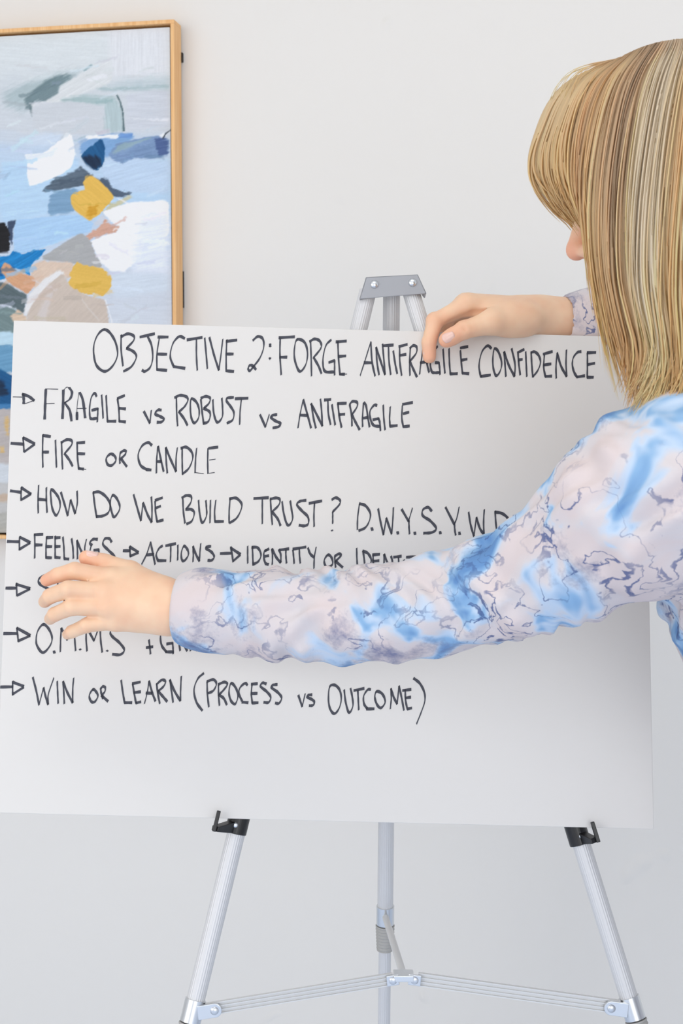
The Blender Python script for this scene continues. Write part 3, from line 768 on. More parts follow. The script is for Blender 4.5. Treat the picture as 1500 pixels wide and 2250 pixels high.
# ------------------------------------------------------------------ signed-distance modelling of the figure
def seg(p, a, b, ra, rb):
    ab = b-a; t = np.clip(((p-a) @ ab)/max(ab @ ab, 1e-12), 0, 1)
    return np.linalg.norm(p-a-t[:, None]*ab, axis=1)-(ra+(rb-ra)*t)
def ell(p, c, R, r):
    q = (p-c) @ R.T; k0 = np.linalg.norm(q/r, axis=1); k1 = np.linalg.norm(q/(r*r), axis=1)
    return k0*(k0-1.0)/np.maximum(k1, 1e-9)
class Solid:
    def __init__(s): s.p = []
    def cone(s, a, b, ra, rb, k=0.006, op='+'):
        a, b = np.asarray(a, float), np.asarray(b, float)
        s.p.append((op, k, (a+b)/2, np.linalg.norm(a-b)/2+max(ra, rb), lambda P: seg(P, a, b, ra, rb))); return s
    def chain(s, pts, rad, k=0.006):
        for i in range(len(pts)-1): s.cone(pts[i], pts[i+1], rad[i], rad[i+1], k)
        return s
    def ball(s, c, r, k=0.006, R=None, op='+'):
        c = np.asarray(c, float); r = np.asarray(r, float)*np.ones(3); R = np.eye(3) if R is None else np.asarray(R)
        s.p.append((op, k, c, float(r.max()), lambda P: ell(P, c, R, r))); return s
    def plane(s, q, n, k=0.002):
        """cuts away what lies on the side of n, only near q"""
        s.p.append(('c', k, np.asarray(q, float), 1e3, lambda P: (P-np.asarray(q)) @ nrm(n))); return s
    def eval(s, P, c=None, hd=None):
        d = np.full(len(P), 1e3)
        for op, k, pc_, pr_, f in s.p:
            if c is not None and np.linalg.norm(pc_-c)-pr_ > hd+k+0.02: continue
            e = f(P)
            if op == '+':
                if k <= 0: d = np.minimum(d, e); continue
                h = np.clip(.5+.5*(d-e)/k, 0, 1); d = d+(e-d)*h-k*h*(1-h)
            else:
                e = -e if op == '-' else e
                h = np.clip(.5-.5*(d-e)/k, 0, 1); d = d+(e-d)*h+k*h*(1-h)
        return d
    def mesh(s, res, warp=None, nb=20):
        cs = [(c, r) for op, k, c, r, f in s.p if op == '+']
        lo = np.min([c-r for c, r in cs], 0)-0.03; hi = np.max([c+r for c, r in cs], 0)+0.03
        bs = nb*res; dims = np.ceil((hi-lo)/bs).astype(int)
        B = np.stack(np.meshgrid(*[np.arange(d) for d in dims], indexing='ij'), -1).reshape(-1, 3)
        cen = lo+(B+.5)*bs; hd = bs*math.sqrt(3)/2
        near = np.zeros(len(cen), bool)
        for c, r in cs: near |= np.linalg.norm(cen-c, axis=1)-r < hd+0.02
        B, cen = B[near], cen[near]
        dc = s.eval(cen)
        keep = np.abs(dc) < hd*1.35+0.02
        B, cen = B[keep], cen[keep]
        ii = np.arange(nb+1); loc = np.stack(np.meshgrid(ii, ii, ii, indexing='ij'), -1).reshape(-1, 3)
        N = dims*nb+2
        keyf = lambda g: (g[:, 0]*N[1]+g[:, 1])*N[2]+g[:, 2]
        VK, VP, FQ = [], [], []
        for b, c in zip(B, cen):
            P = lo+(b*nb+loc)*res
            d = s.eval(P, c, hd)
            if warp is not None: d = d+warp(P)
            if d.min() > 0 or d.max() < 0: continue
            D = d.reshape(nb+1, nb+1, nb+1)
            corners = [D[i:nb+i, j:nb+j, k:nb+k] for i in (0, 1) for j in (0, 1) for k in (0, 1)]
            sg = np.stack([q < 0 for q in corners], 0); act = sg.any(0) & ~sg.all(0)
            cell = np.argwhere(act)
            if not len(cell): continue
            cv = np.stack([q[act] for q in corners], 1)
            pos = np.zeros((len(cell), 3)); cnt = np.zeros(len(cell))
            off = np.array([(i, j, k) for i in (0, 1) for j in (0, 1) for k in (0, 1)], float)
            for a, b2 in ((0,1),(2,3),(4,5),(6,7),(0,2),(1,3),(4,6),(5,7),(0,4),(1,5),(2,6),(3,7)):
                x = (cv[:, a] < 0) != (cv[:, b2] < 0)
                t = cv[x, a]/(cv[x, a]-cv[x, b2])
                pos[x] += off[a]+(off[b2]-off[a])*t[:, None]; cnt[x] += 1
            pos /= cnt[:, None]
            g = b*nb+cell
            VK.append(keyf(g)); VP.append(lo+(g+pos)*res)
            sD = D < 0
            for ax in range(3):
                sl0 = [slice(0, nb)]*3; sl1 = [slice(0, nb)]*3; sl1[ax] = slice(1, nb+1)
                ch = np.argwhere(sD[tuple(sl0)] != sD[tuple(sl1)])
                if not len(ch): continue
                fl = sD[tuple(sl0)][tuple(ch.T)]
                G = b*nb+ch; u, v = (ax+1) % 3, (ax+2) % 3
                eu = np.eye(3, dtype=int)[u]; ev = np.eye(3, dtype=int)[v]
                q = np.stack([keyf(G-eu-ev), keyf(G-ev), keyf(G), keyf(G-eu)], 1)
                q[~fl] = q[~fl][:, ::-1]
                FQ.append(q)
        VK = np.concatenate(VK); VP = np.concatenate(VP); FQ = np.concatenate(FQ)
        o = np.argsort(VK); VK, VP = VK[o], VP[o]
        ix = np.searchsorted(VK, FQ); ok = (ix < len(VK)).all(1)
        ix = np.minimum(ix, len(VK)-1); ok &= (VK[ix] == FQ).all(1)
        return VP, ix[ok]
def relax(v, f, n=2, lam=0.5):
    e = np.concatenate([f[:, [0, 1]], f[:, [1, 2]], f[:, [2, 3]], f[:, [3, 0]]])
    for _ in range(n):
        acc = np.zeros_like(v); c = np.zeros(len(v))
        for a, b in ((0, 1), (1, 0)):
            for k_ in range(3): acc[:, k_] += np.bincount(e[:, a], v[e[:, b], k_], len(v))
            c += np.bincount(e[:, a], minlength=len(v))
        v = v+(acc/np.maximum(c, 1)[:, None]-v)*lam
    return v

# ------------------------------------------------------------------ the figure: joints
def hp(px, py, dz): return at(px, py, bdepth(px, 738)+dz)      # near the top edge of the board
R_W = hp(1196, 702, 0.029)
R_EL = at(1500, 745, 1.70)
L_SH, L_EL, L_WR = at(1505, 1050, 1.22), at(955, 1332, 1.37), at(398, 1338, 1.455)
FV = nrm(-RH*0.93+FH*0.30); FV = nrm(FV-ZUP*0.24)                # way the face looks
UPH = nrm(ZUP-FV*np.dot(ZUP, FV)); LFT = np.cross(UPH, FV)
HR = np.stack([FV, UPH, LFT])
NOSE = at(1254, 556, 1.325)
HC = NOSE-FV*0.112+UPH*0.034
NECK = at(1570, 985, 1.36)
R_SH = L_SH+nrm(FH*0.9+RH*0.43)*0.33+ZUP*0.0
PELV = np.array([*(NECK[:2]+RH[:2]*0.20+FH[:2]*0.02), 0.90])
WAIST = NECK*0.42+PELV*0.58
def hd_(f, u, l): return HC+FV*f+UPH*u+LFT*l

# ------------------------------------------------------------------ body: one continuous skin
b = Solid()
b.ball(HC-FV*0.012+UPH*0.024, (0.090, 0.072, 0.065), 0.02, HR)
b.ball(hd_(0.030, -0.030, 0), (0.062, 0.085, 0.060), 0.03, HR)
b.ball(hd_(0.058, -0.086, 0), (0.032, 0.022, 0.030), 0.03, HR)
b.cone(hd_(-0.035, -0.06, 0), NECK+ZUP*0.02, 0.052, 0.056, 0.03)
b.cone(hd_(0.086, 0.008, 0), hd_(0.106, -0.030, 0), 0.0075, 0.0085, 0.008)
b.ball(hd_(0.106, -0.034, 0), (0.0095, 0.0085, 0.009), 0.006, HR)
for sd in (-1, 1):
    b.ball(hd_(0.094, -0.038, 0.011*sd), (0.010, 0.007, 0.007), 0.006, HR)
    b.ball(hd_(0.066, -0.022, 0.036*sd), (0.024, 0.020, 0.018), 0.02, HR)
    b.ball(hd_(0.090, 0.010, 0.032*sd), (0.012, 0.010, 0.016), 0.010, HR, '-')
    b.ball(hd_(0.068, 0.006, 0.032*sd), (0.012, 0.011, 0.014), 0.003, HR)
    b.ball(hd_(0.078, 0.024, 0.030*sd), (0.008, 0.006, 0.022), 0.016, HR)
    b.ball(hd_(-0.008, -0.005, 0.074*sd), (0.017, 0.030, 0.008), 0.008, HR)
    b.ball(hd_(0.100, -0.0435, 0.006*sd), (0.004, 0.003, 0.003), 0.003, HR, '-')
b.ball(hd_(0.088, -0.060, 0), (0.010, 0.0055, 0.019), 0.006, HR)
b.ball(hd_(0.086, -0.071, 0), (0.010, 0.0060, 0.017), 0.005, HR)
b.cone(hd_(0.098, -0.0655, -0.018), hd_(0.098, -0.0655, 0.018), 0.0012, 0.0012, 0.003, '-')
# torso and upper arms (under the blouse)
b.cone(NECK, WAIST, 0.085, 0.090, 0.05); b.cone(WAIST, PELV, 0.090, 0.125, 0.05)
b.cone(L_SH, R_SH, 0.045, 0.045, 0.05)
b.chain([L_SH, at(1380, 1128, 1.245), at(1250, 1226, 1.285), at(1100, 1294, 1.330), L_EL, L_WR*0.93+L_EL*0.07], [0.042, 0.042, 0.040, 0.037, 0.034, 0.026], 0.02)
b.chain([R_SH, R_EL, R_W], [0.044, 0.036, 0.0245], 0.02)
# right hand, over the top edge: thumb and index in front, the rest behind
R_FOR = hp(1300, 706, 0.036)
b.cone(R_FOR, R_W, 0.0270, 0.0225, 0.012)
K2, K3, K4, K5 = hp(1028, 669, -0.004), hp(1022, 668, 0.014), hp(1036, 676, 0.032), hp(1056, 688, 0.048)
for Kk, q, ra, rb in ((K2, hp(1172, 696, 0.014), .0175, .0128), (K3, hp(1172, 692, 0.020), .0180, .0125), (K4, hp(1176, 696, 0.030), .0175, .0120), (K5, hp(1180, 702, 0.038), .0160, .0110)):
    b.cone(q, Kk, ra, rb, 0.012)
b.cone(R_W, hp(1150, 698, 0.018), 0.0225, 0.0215, 0.012)
CM, MT, IT, TT = hp(1150, 702, 0.002), hp(1082, 707, -0.018), hp(1019, 725, -0.0230), hp(980, 747, -0.0225)
b.ball(hp(1122, 702, -0.006), (0.032, 0.0185, 0.016), 0.014, np.stack([RH, ZUP, FH]))
b.cone(CM, MT, 0.0170, 0.0138, 0.012); b.cone(MT, IT, 0.0138, 0.0100, 0.006)
b.cone(IT, TT, 0.0098, 0.0086, 0.0025); b.ball(IT, 0.0104, 0.003)
b.ball((IT+TT*1.6)/2.6, (0.0150, 0.0098, 0.0086), 0.003, np.stack([nrm(TT-IT), np.cross(nrm(TT-IT), -FH), FH]))
I0, I1, I2, I3 = K2, hp(956, 705, -0.008), hp(942, 752, -0.0115), hp(943, 784, -0.0090)
b.cone(I0, I1, 0.0110, 0.0088, 0.006); b.cone(I1, I2, 0.0094, 0.0082, 0.002); b.cone(I2, I3, 0.0083, 0.0076, 0.002)
b.ball(I1-RH*0.0012, 0.0096, 0.003)
M0, M1, M2, M3 = K3, hp(975, 700, 0.013), hp(984, 738, 0.022), hp(996, 764, 0.021)
b.cone(M0, M1, 0.0115, 0.0096, 0.004); b.cone(M1, M2, 0.0096, 0.0086, 0.003); b.cone(M2, M3, 0.0086, 0.0072, 0.003)
N1, N2, N3 = hp(992, 702, 0.032), hp(1003, 738, 0.037), hp(1013, 762, 0.033)
b.cone(K4, N1, 0.0110, 0.0093, 0.004); b.cone(N1, N2, 0.0093, 0.0083, 0.003); b.cone(N2, N3, 0.0083, 0.0070, 0.003)
Q1, Q2, Q3 = hp(1026, 708, 0.049), hp(1034, 738, 0.050), hp(1040, 758, 0.047)
b.cone(K5, Q1, 0.0098, 0.0082, 0.004); b.cone(Q1, Q2, 0.0082, 0.0074, 0.003); b.cone(Q2, Q3, 0.0074, 0.0062, 0.003)
# creases: the fold between thumb and index, wrist folds, knuckle folds
b.cone(hp(1082, 681, -0.018), hp(1040, 693, -0.014), 0.0016, 0.0052, 0.004, '-'); b.cone(hp(1040, 693, -0.014), hp(992, 716, -0.012), 0.0052, 0.0066, 0.003, '-')
b.cone(M0, M1, 0.0098, 0.0086, 0.002)
for x, u_ in ((1176, 0), (1187, .001)):
    b.cone(hp(x, 668, 0.014), hp(x+3, 690, 0.0068+u_), 0.0010, 0.0012, 0.004, '-'); b.cone(hp(x+3, 690, 0.0068+u_), hp(x+5, 718, 0.0075+u_), 0.0012, 0.0010, 0.004, '-')
for x0, y0, x1, y1, dz in ((1012, 712, 1020, 724, -0.0335), (1017, 711, 1025, 724, -0.0335)):
    b.cone(hp(x0, y0, dz), hp(x1, y1, dz), 0.0008, 0.0008, 0.003, '-')
# left hand, held out in front of the board
def lh(px, py, dz): return at(px, py, 1.455+dz)
LW = lh(392, 1338, 0.0)
b.cone(L_WR*0.8+L_EL*0.2, LW, 0.027, 0.0235, 0.012)
J2, J3, J4, J5 = lh(246, 1272, 0.012), lh(234, 1302, 0.0), lh(240, 1334, -0.003), lh(256, 1364, 0.002)
for Jk, q, ra, rb in ((J2, lh(364, 1308, 0.006), .018, .0122), (J3, lh(362, 1328, 0.0), .019, .0122), (J4, lh(362, 1342, -0.002), .018, .0118), (J5, lh(366, 1360, 0.002), .016, .0108)):
    b.cone(q, Jk, ra, rb, 0.012)
X1, X2, X3 = lh(164, 1254, 0.004), lh(126, 1264, 0.010), lh(102, 1275, 0.018)
b.cone(J2, X1, 0.0106, 0.0088, 0.004); b.cone(X1, X2, 0.0090, 0.0078, 0.002); b.cone(X2, X3, 0.0078, 0.0066, 0.002)
for Jk, a_, b_, c_, r_ in ((J3, lh(150, 1295, -0.010), lh(110, 1310, 0.004), lh(98, 1322, 0.022), .0106), (J4, lh(158, 1334, -0.012), lh(120, 1350, 0.004), lh(110, 1360, 0.022), .0100), (J5, lh(190, 1374, -0.006), lh(158, 1388, 0.006), lh(148, 1394, 0.020), .0090)):
    b.cone(Jk, a_, r_, r_*.84, 0.003); b.cone(a_, b_, r_*.86, r_*.75, 0.002); b.cone(b_, c_, r_*.75, r_*.63, 0.002); b.ball(Jk-FH*0.002, r_*1.08, 0.005)
Y0, Y1, Y2, Y3 = lh(345, 1304, 0.014), lh(286, 1258, 0.026), lh(230, 1238, 0.026), lh(190, 1226, 0.022)
b.cone(Y0, Y1, 0.0175, 0.0122, 0.012); b.cone(Y1, Y2, 0.0118, 0.0100, 0.004); b.cone(Y2, Y3, 0.0102, 0.0082, 0.002)

m_skin = mat('skin', rgba((232, 180, 146)), 0.46, spec=0.4, bump=(420, 0.12, 0.0008), sss=(0.16, (1.0, 0.35, 0.18), 0.006))
nt = m_skin.node_tree; tcn = add(nt, 'ShaderNodeTexCoord'); ns = add(nt, 'ShaderNodeTexNoise'); ns.inputs['Scale'].default_value = 38
rp = add(nt, 'ShaderNodeValToRGB'); rp.color_ramp.elements[0].position = .35; rp.color_ramp.elements[1].position = .68
rp.color_ramp.elements[0].color = rgba((243, 206, 173)); rp.color_ramp.elements[1].color = rgba((238, 193, 160))
nt.links.new(tcn.outputs['Object'], ns.inputs['Vector']); nt.links.new(ns.outputs['Fac'], rp.inputs[0])
pk = add(nt, 'ShaderNodeVertexColor'); pk.layer_name = 'pigment'
mxn = add(nt, 'ShaderNodeMix', data_type='RGBA', blend_type='MULTIPLY'); mxn.inputs[0].default_value = 1.0
nt.links.new(rp.outputs[0], mxn.inputs[6]); nt.links.new(pk.outputs['Color'], mxn.inputs[7])
nt.links.new(mxn.outputs[2], nt.nodes['Principled BSDF'].inputs['Base Color'])
person = thing('person', 'person with long blonde hair in a blue floral blouse, one arm stretched across the poster', 'person', (PELV[0], PELV[1], 0))
v, f = b.mesh(0.0018); v = relax(v, f, 1, 0.4)
tint = np.ones((len(v), 3))
def flush(c, r, col, amt):                                # redder skin at the fingertips, lips and nose
    w = np.exp(-(np.linalg.norm(v-c, axis=1)/r)**2)*amt
    tint[:] = tint*(1-w[:, None])+tint*np.array(col)*w[:, None]
for c in (I3, TT, X3, Y3, M3): flush(c, 0.016, (1.0, .72, .68), .8)
for c in (I1, IT): flush(c, 0.012, (1.0, .80, .74), .7)
flush(hd_(0.108, -0.034, 0), 0.014, (1.0, .62, .58), .9)
flush(hd_(0.094, -0.060, 0), 0.010, (.95, .55, .55), .8); flush(hd_(0.092, -0.071, 0), 0.010, (.95, .55, .55), .8)
link_mesh('body', v, f, m_skin, person, True, colors=tint)
# fingernails
m_nail = mat('nail', rgba((240, 200, 186)), 0.22, spec=0.5, coat=0.3)
def nail(c, along, out, ln, wd, lift):
    along = nrm(along); out = nrm(out-along*np.dot(out, along)); sdw = np.cross(along, out)
    vs, fs = [], []; n, m = 9, 9
    for i in range(n):
        for j in range(m):
            a, s_ = -1+2*i/(n-1), -1+2*j/(m-1)
            # squircle outline, arched across
            ra = a*math.sqrt(1-s_*s_*0.38); rs = s_*math.sqrt(1-a*a*0.38)
            vs.append(c+along*ra*ln+sdw*rs*wd+out*(lift-wd*0.55*rs*rs-0.0012*max(0, ra)**2))
    k_ = len(vs); vs += [q-out*0.0009 for q in vs]
    for i in range(n-1):
        for j in range(m-1):
            q = (i*m+j, i*m+j+1, (i+1)*m+j+1, (i+1)*m+j); fs.append(q[::-1]); fs.append(tuple(x+k_ for x in q))
    rim = [(0, j) for j in range(m)]+[(i, m-1) for i in range(1, n)]+[(n-1, j) for j in range(m-2, -1, -1)]+[(i, 0) for i in range(n-2, 0, -1)]
    rim = [i*m+j for i, j in rim]
    for q in range(len(rim)): x, y = rim[q], rim[(q+1) % len(rim)]; fs.append((x, y, y+k_, x+k_))
    return link_mesh('fingernail', vs, fs, m_nail, person, True)
nail(TT*0.88+IT*0.12, TT-IT, -FH+ZUP*0.22-RH*0.1, 0.0072, 0.0060, 0.0101)
nail(I3*0.72+I2*0.28, I3-I2, -FH*0.55-RH*0.9, 0.0056, 0.0046, 0.0078)
nail(Y3*0.8+Y2*0.2, Y3-Y2, -FH*0.5+ZUP*0.8, 0.0062, 0.0052, 0.0094)

# ------------------------------------------------------------------ blouse
m_cloth = mat('floral_blouse', rgba((226, 224, 228)), 0.8, spec=0.2)
nt = m_cloth.node_tree; pb = nt.nodes['Principled BSDF']; L_ = nt.links.new
tcn = add(nt, 'ShaderNodeTexCoord')
n1 = add(nt, 'ShaderNodeTexNoise'); n1.inputs['Scale'].default_value = 14; n1.inputs['Detail'].default_value = 3; n1.inputs['Distortion'].default_value = .6
wob = add(nt, 'ShaderNodeVectorMath', operation='MULTIPLY_ADD'); wob.inputs[1].default_value = (.05, .05, .05)
n0 = add(nt, 'ShaderNodeTexNoise'); n0.inputs['Scale'].default_value = 26; n0.inputs['Detail'].default_value = 5
L_(tcn.outputs['Object'], n0.inputs['Vector']); L_(n0.outputs['Color'], wob.inputs[0]); L_(tcn.outputs['Object'], wob.inputs[2])
L_(tcn.outputs['Object'], n1.inputs['Vector'])
r1 = add(nt, 'ShaderNodeValToRGB'); cr = r1.color_ramp
cr.elements[0].position = .385; cr.elements[0].color = rgba((142, 180, 216)); cr.elements[1].position = .475; cr.elements[1].color = rgba((214, 208, 210))
e = cr.elements.new(.32); e.color = rgba((104, 146, 196)); e = cr.elements.new(.43); e.color = rgba((192, 210, 230)); e = cr.elements.new(.60); e.color = rgba((218, 205, 204))
L_(n1.outputs['Fac'], r1.inputs[0])
# dusky violet petals
n2 = add(nt, 'ShaderNodeTexNoise'); n2.inputs['Scale'].default_value = 11; n2.inputs['Detail'].default_value = 6; n2.inputs['Roughness'].default_value = .7
mp2 = add(nt, 'ShaderNodeMapping'); mp2.inputs['Location'].default_value = (3.1, 1.7, 5.2)
L_(tcn.outputs['Object'], mp2.inputs[0]); L_(mp2.outputs[0], n2.inputs['Vector'])
r2 = add(nt, 'ShaderNodeMapRange'); r2.inputs[1].default_value = .56; r2.inputs[2].default_value = .70; r2.inputs[3].default_value = 0; r2.inputs[4].default_value = .85
L_(n2.outputs['Fac'], r2.inputs[0])
mA = add(nt, 'ShaderNodeMix', data_type='RGBA'); L_(r2.outputs[0], mA.inputs[0]); L_(r1.outputs[0], mA.inputs[6]); mA.inputs[7].default_value = rgba((112, 118, 152))
# drawn ink outlines
vo = add(nt, 'ShaderNodeTexNoise'); vo.inputs['Scale'].default_value = 17; vo.inputs['Detail'].default_value = 2.5; vo.inputs['Distortion'].default_value = 1.4
L_(wob.outputs[0], vo.inputs['Vector'])
dm = add(nt, 'ShaderNodeMath', operation='SUBTRACT'); dm.inputs[1].default_value = .5; L_(vo.outputs['Fac'], dm.inputs[0])
da = add(nt, 'ShaderNodeMath', operation='ABSOLUTE'); L_(dm.outputs[0], da.inputs[0])
r3 = add(nt, 'ShaderNodeMapRange'); r3.inputs[1].default_value = .006; r3.inputs[2].default_value = .020; r3.inputs[3].default_value = 1; r3.inputs[4].default_value = 0
L_(da.outputs[0], r3.inputs[0])
n3 = add(nt, 'ShaderNodeTexNoise'); n3.inputs['Scale'].default_value = 9; L_(mp2.outputs[0], n3.inputs['Vector'])
r4 = add(nt, 'ShaderNodeMapRange'); r4.inputs[1].default_value = .44; r4.inputs[2].default_value = .58; r4.inputs[4].default_value = .85
L_(n3.outputs['Fac'], r4.inputs[0])
ml = add(nt, 'ShaderNodeMath', operation='MULTIPLY'); L_(r3.outputs[0], ml.inputs[0]); L_(r4.outputs[0], ml.inputs[1])
mB = add(nt, 'ShaderNodeMix', data_type='RGBA'); L_(ml.outputs[0], mB.inputs[0]); L_(mA.outputs[2], mB.inputs[6]); mB.inputs[7].default_value = rgba((70, 90, 140))
L_(mB.outputs[2], pb.inputs['Base Color'])
wv = add(nt, 'ShaderNodeTexNoise'); wv.inputs['Scale'].default_value = 900; bpn = add(nt, 'ShaderNodeBump'); bpn.inputs['Strength'].default_value = .12; bpn.inputs['Distance'].default_value = .001
L_(tcn.outputs['Object'], wv.inputs['Vector']); L_(wv.outputs['Fac'], bpn.inputs['Height']); L_(bpn.outputs['Normal'], pb.inputs['Normal'])

c = Solid()
LS = [at(392, 1336, 1.455), at(450, 1340, 1.450), at(600, 1348, 1.425), at(780, 1352, 1.395), at(950, 1334, 1.365), at(1100, 1294, 1.330), at(1250, 1226, 1.285), at(1380, 1124, 1.245), L_SH]
LR = [0.030, 0.036, 0.040, 0.041, 0.042, 0.045, 0.053, 0.067, 0.067]
c.chain(LS, LR, 0.03)
RS = [hp(1236, 706, 0.030), hp(1290, 708, 0.036), at(1400, 722, 1.695), R_EL, R_SH]
c.chain(RS, [0.0275, 0.034, 0.044, 0.055, 0.066], 0.02)
c.cone(L_SH, R_SH, 0.060, 0.062, 0.05)
FT = nrm(np.array([FV[0], FV[1], 0])); LTs = np.cross(ZUP, FT)
AX = nrm(NECK-PELV); FT2 = nrm(FT-AX*np.dot(FT, AX)); TR = np.stack([FT2, AX, np.cross(FT2, AX)])
CH = NECK*0.66+PELV*0.34
c.ball(CH, (0.112, 0.20, 0.165), 0.06, TR)
c.cone(NECK*.45+PELV*.55, PELV+AX*0.02, 0.105, 0.120, 0.06)
c.ball(PELV+AX*0.03, (0.145, 0.095, 0.190), 0.05, TR)
c.cone(NECK-ZUP*0.02, NECK+ZUP*0.045, 0.075, 0.064, 0.03)
c.plane(LS[0], LS[0]-LS[1], 0.003); c.plane(RS[0], RS[0]-RS[1], 0.003)
c.cone(LS[0]+(LS[0]-LS[1])*.2, LS[0]+(LS[1]-LS[0])*.3, 0.0268, 0.0268, 0.002, '-')
c.cone(RS[0]+(RS[0]-RS[1])*.2, RS[0]+(RS[1]-RS[0])*.3, 0.0270, 0.0270, 0.002, '-')
axL = nrm(LS[4]-LS[0])
def folds(P):
    a = (P-LS[0]) @ axL; s_ = (P @ np.array([.3, .5, .9]))
    w = .0030*np.sin(a*150+6*np.sin(P @ np.array([20, 31, 44.])))*np.sin(P @ np.array([27., 38, 22])+1.1)
    w += .0022*np.sin(P @ np.array([46., 22, 61])+2*np.sin(P @ np.array([21., -33, 17])))
    g_ = np.minimum(np.linalg.norm(P-LS[0], axis=1), np.linalg.norm(P-RS[0], axis=1)); g_ = np.clip((g_-.034)/.04, 0, 1)
    w += .0016*np.sin(P @ np.array([-90., 70, 110])+2*np.sin(P @ np.array([50., 33, -41])))
    return w*g_
# the planes cut only near their cuffs
fix = []
for it in c.p:
    if it[0] == 'c':
        q = it[2]; fn = it[4]
        fix.append(('c', it[1], q, 0.07, (lambda P, q=q, fn=fn: np.where(np.linalg.norm(P-q, axis=1) < 0.09, fn(P), -1.0))))
    else: fix.append(it)
c.p = fix
v, f = c.mesh(0.003, folds); v = relax(v, f, 2, 0.4)
link_mesh('blouse', v, f, m_cloth, person, True)

# trousers and shoes, mostly below and beside the view
m_trs = mat('white_trousers', rgba((216, 216, 220)), 0.8, bump=(600, .2, .001)); m_shoe = mat('tan_shoe', rgba((176, 140, 106)), 0.5)
t_ = Solid(); LV = np.cross(ZUP, FT)
t_.ball(PELV-ZUP*0.03, (0.13, 0.12, 0.175), 0.05, np.stack([FT, ZUP, LV])); t_.cone(PELV+AX*0.03, PELV, 0.100, 0.115, 0.05)
shoes = []
for sd in (-1, 1):
    hj = PELV+LV*0.085*sd-ZUP*0.06; kn = np.array([*(hj[:2]+FT[:2]*0.02), 0.47]); an = np.array([*(hj[:2]-FT[:2]*0.02), 0.075])
    t_.cone(hj, kn, 0.088, 0.062, 0.03); t_.cone(kn, an, 0.062, 0.050, 0.02)
    sh = Solid(); sh.cone(an*[1, 1, 0]+ZUP*0.036, an*[1, 1, 0]+FT*0.10+ZUP*0.030, 0.034, 0.030, .02); sh.cone(an*[1, 1, 0]+FT*0.10+ZUP*0.030, an*[1, 1, 0]+FT*0.165+ZUP*0.022, 0.034, 0.021, .02)
    sh.cone(an+ZUP*0.02, an*[1, 1, 0]+ZUP*0.04, 0.036, 0.036, .02); sh.plane(an*[1, 1, 0]+ZUP*0.001, -ZUP, .002)
    sh.p = [(o_, k_, (cc if o_ == '+' else an), rr if o_ == '+' else 1.0, ff) for o_, k_, cc, rr, ff in sh.p]
    shoes.append(sh)
v, f = t_.mesh(0.006); link_mesh('trousers', relax(v, f, 2), f, m_trs, person, True)
for sh in shoes:
    v, f = sh.mesh(0.004); link_mesh('shoe', relax(v, f, 1), f, m_shoe, person, True)

# ------------------------------------------------------------------ hair
def hpt(px, py, a):
    """a point of the hair seen at (px,py), a metres to the left of the head's middle plane"""
    r = ray(px, py); d = (a+np.dot(HC-CPOS, LFT))/np.dot(r, LFT); return CPOS+r*d
GUIDES = [   # from the parting: fringe, then front to nape
 [(1345,134,.000),(1262,174,.018),(1216,224,.030),(1188,296,.038),(1176,352,.040),(1186,400,.040),(1222,440,.036),(1258,464,.030),(1280,486,.024)],
 [(1362,126,.002),(1290,186,.032),(1252,280,.052),(1244,360,.062),(1256,420,.064),(1276,458,.060),(1290,486,.056)],
 [(1380,118,.002),(1308,184,.036),(1272,290,.062),(1270,400,.076),(1298,480,.074),(1318,560,.070),(1328,640,.070),(1338,720,.072),(1350,800,.076)],
 [(1412,104,.003),(1356,180,.048),(1322,310,.078),(1310,440,.090),(1316,560,.090),(1332,660,.088),(1350,740,.088),(1372,815,.092),(1392,880,.098)],
 [(1455,92,.004),(1416,190,.056),(1390,340,.088),(1380,480,.100),(1384,610,.100),(1404,700,.098),(1420,770,.100),(1410,845,.106),(1376,914,.112)],
 [(1508,86,.004),(1486,205,.062),(1466,370,.094),(1456,520,.106),(1456,640,.106),(1466,730,.104),(1470,805,.106),(1452,870,.112),(1412,918,.118)],
 [(1572,90,.004),(1580,215,.062),(1578,390,.094),(1568,540,.104),(1560,660,.104),(1560,760,.104),(1556,830,.106),(1540,890,.112),(1516,926,.116)],
 [(1644,116,.003),(1690,225,.050),(1708,400,.074),(1698,550,.080),(1676,670,.082),(1656,770,.082),(1646,840,.086),(1640,900,.090),(1640,940,.092)],
 [(1706,175,.000),(1772,290,.006),(1790,440,.010),(1772,580,.012),(1738,690,.014),(1712,780,.015),(1696,850,.017),(1688,910,.019),(1684,950,.020)],
]
NG, NP = len(GUIDES), 28
def resample(p, n):
    p = catmull(np.array(p, float), 10); d = np.r_[0, np.cumsum(np.linalg.norm(np.diff(p, axis=0), axis=1))]
    t = np.linspace(0, d[-1], n); return np.stack([np.interp(t, d, p[:, i]) for i in range(p.shape[1])], 1)
G3 = np.array([resample([hpt(*q) for q in g], NP) for g in GUIDES])
def guide(g):
    if g < 1: return G3[0]*(1-g)+G3[1]*g
    if g < 2: g = 2.0
    """blend of neighbouring guides; g may run from 0 (fringe) to NG-1 (nape)"""
    g = float(np.clip(g, 0, NG-1)); i = min(int(g), NG-2); t = g-i
    a, b_, c_, d_ = G3[max(i-1, 2)], G3[i], G3[i+1], G3[min(i+2, NG-1)]
    return .5*((2*b_)+(c_-a)*t+(2*a-5*b_+4*c_-d_)*t*t+(3*b_-a-3*c_+d_)*t**3)
def mirror(p): return p-2*((p-HC) @ LFT)[:, None]*LFT
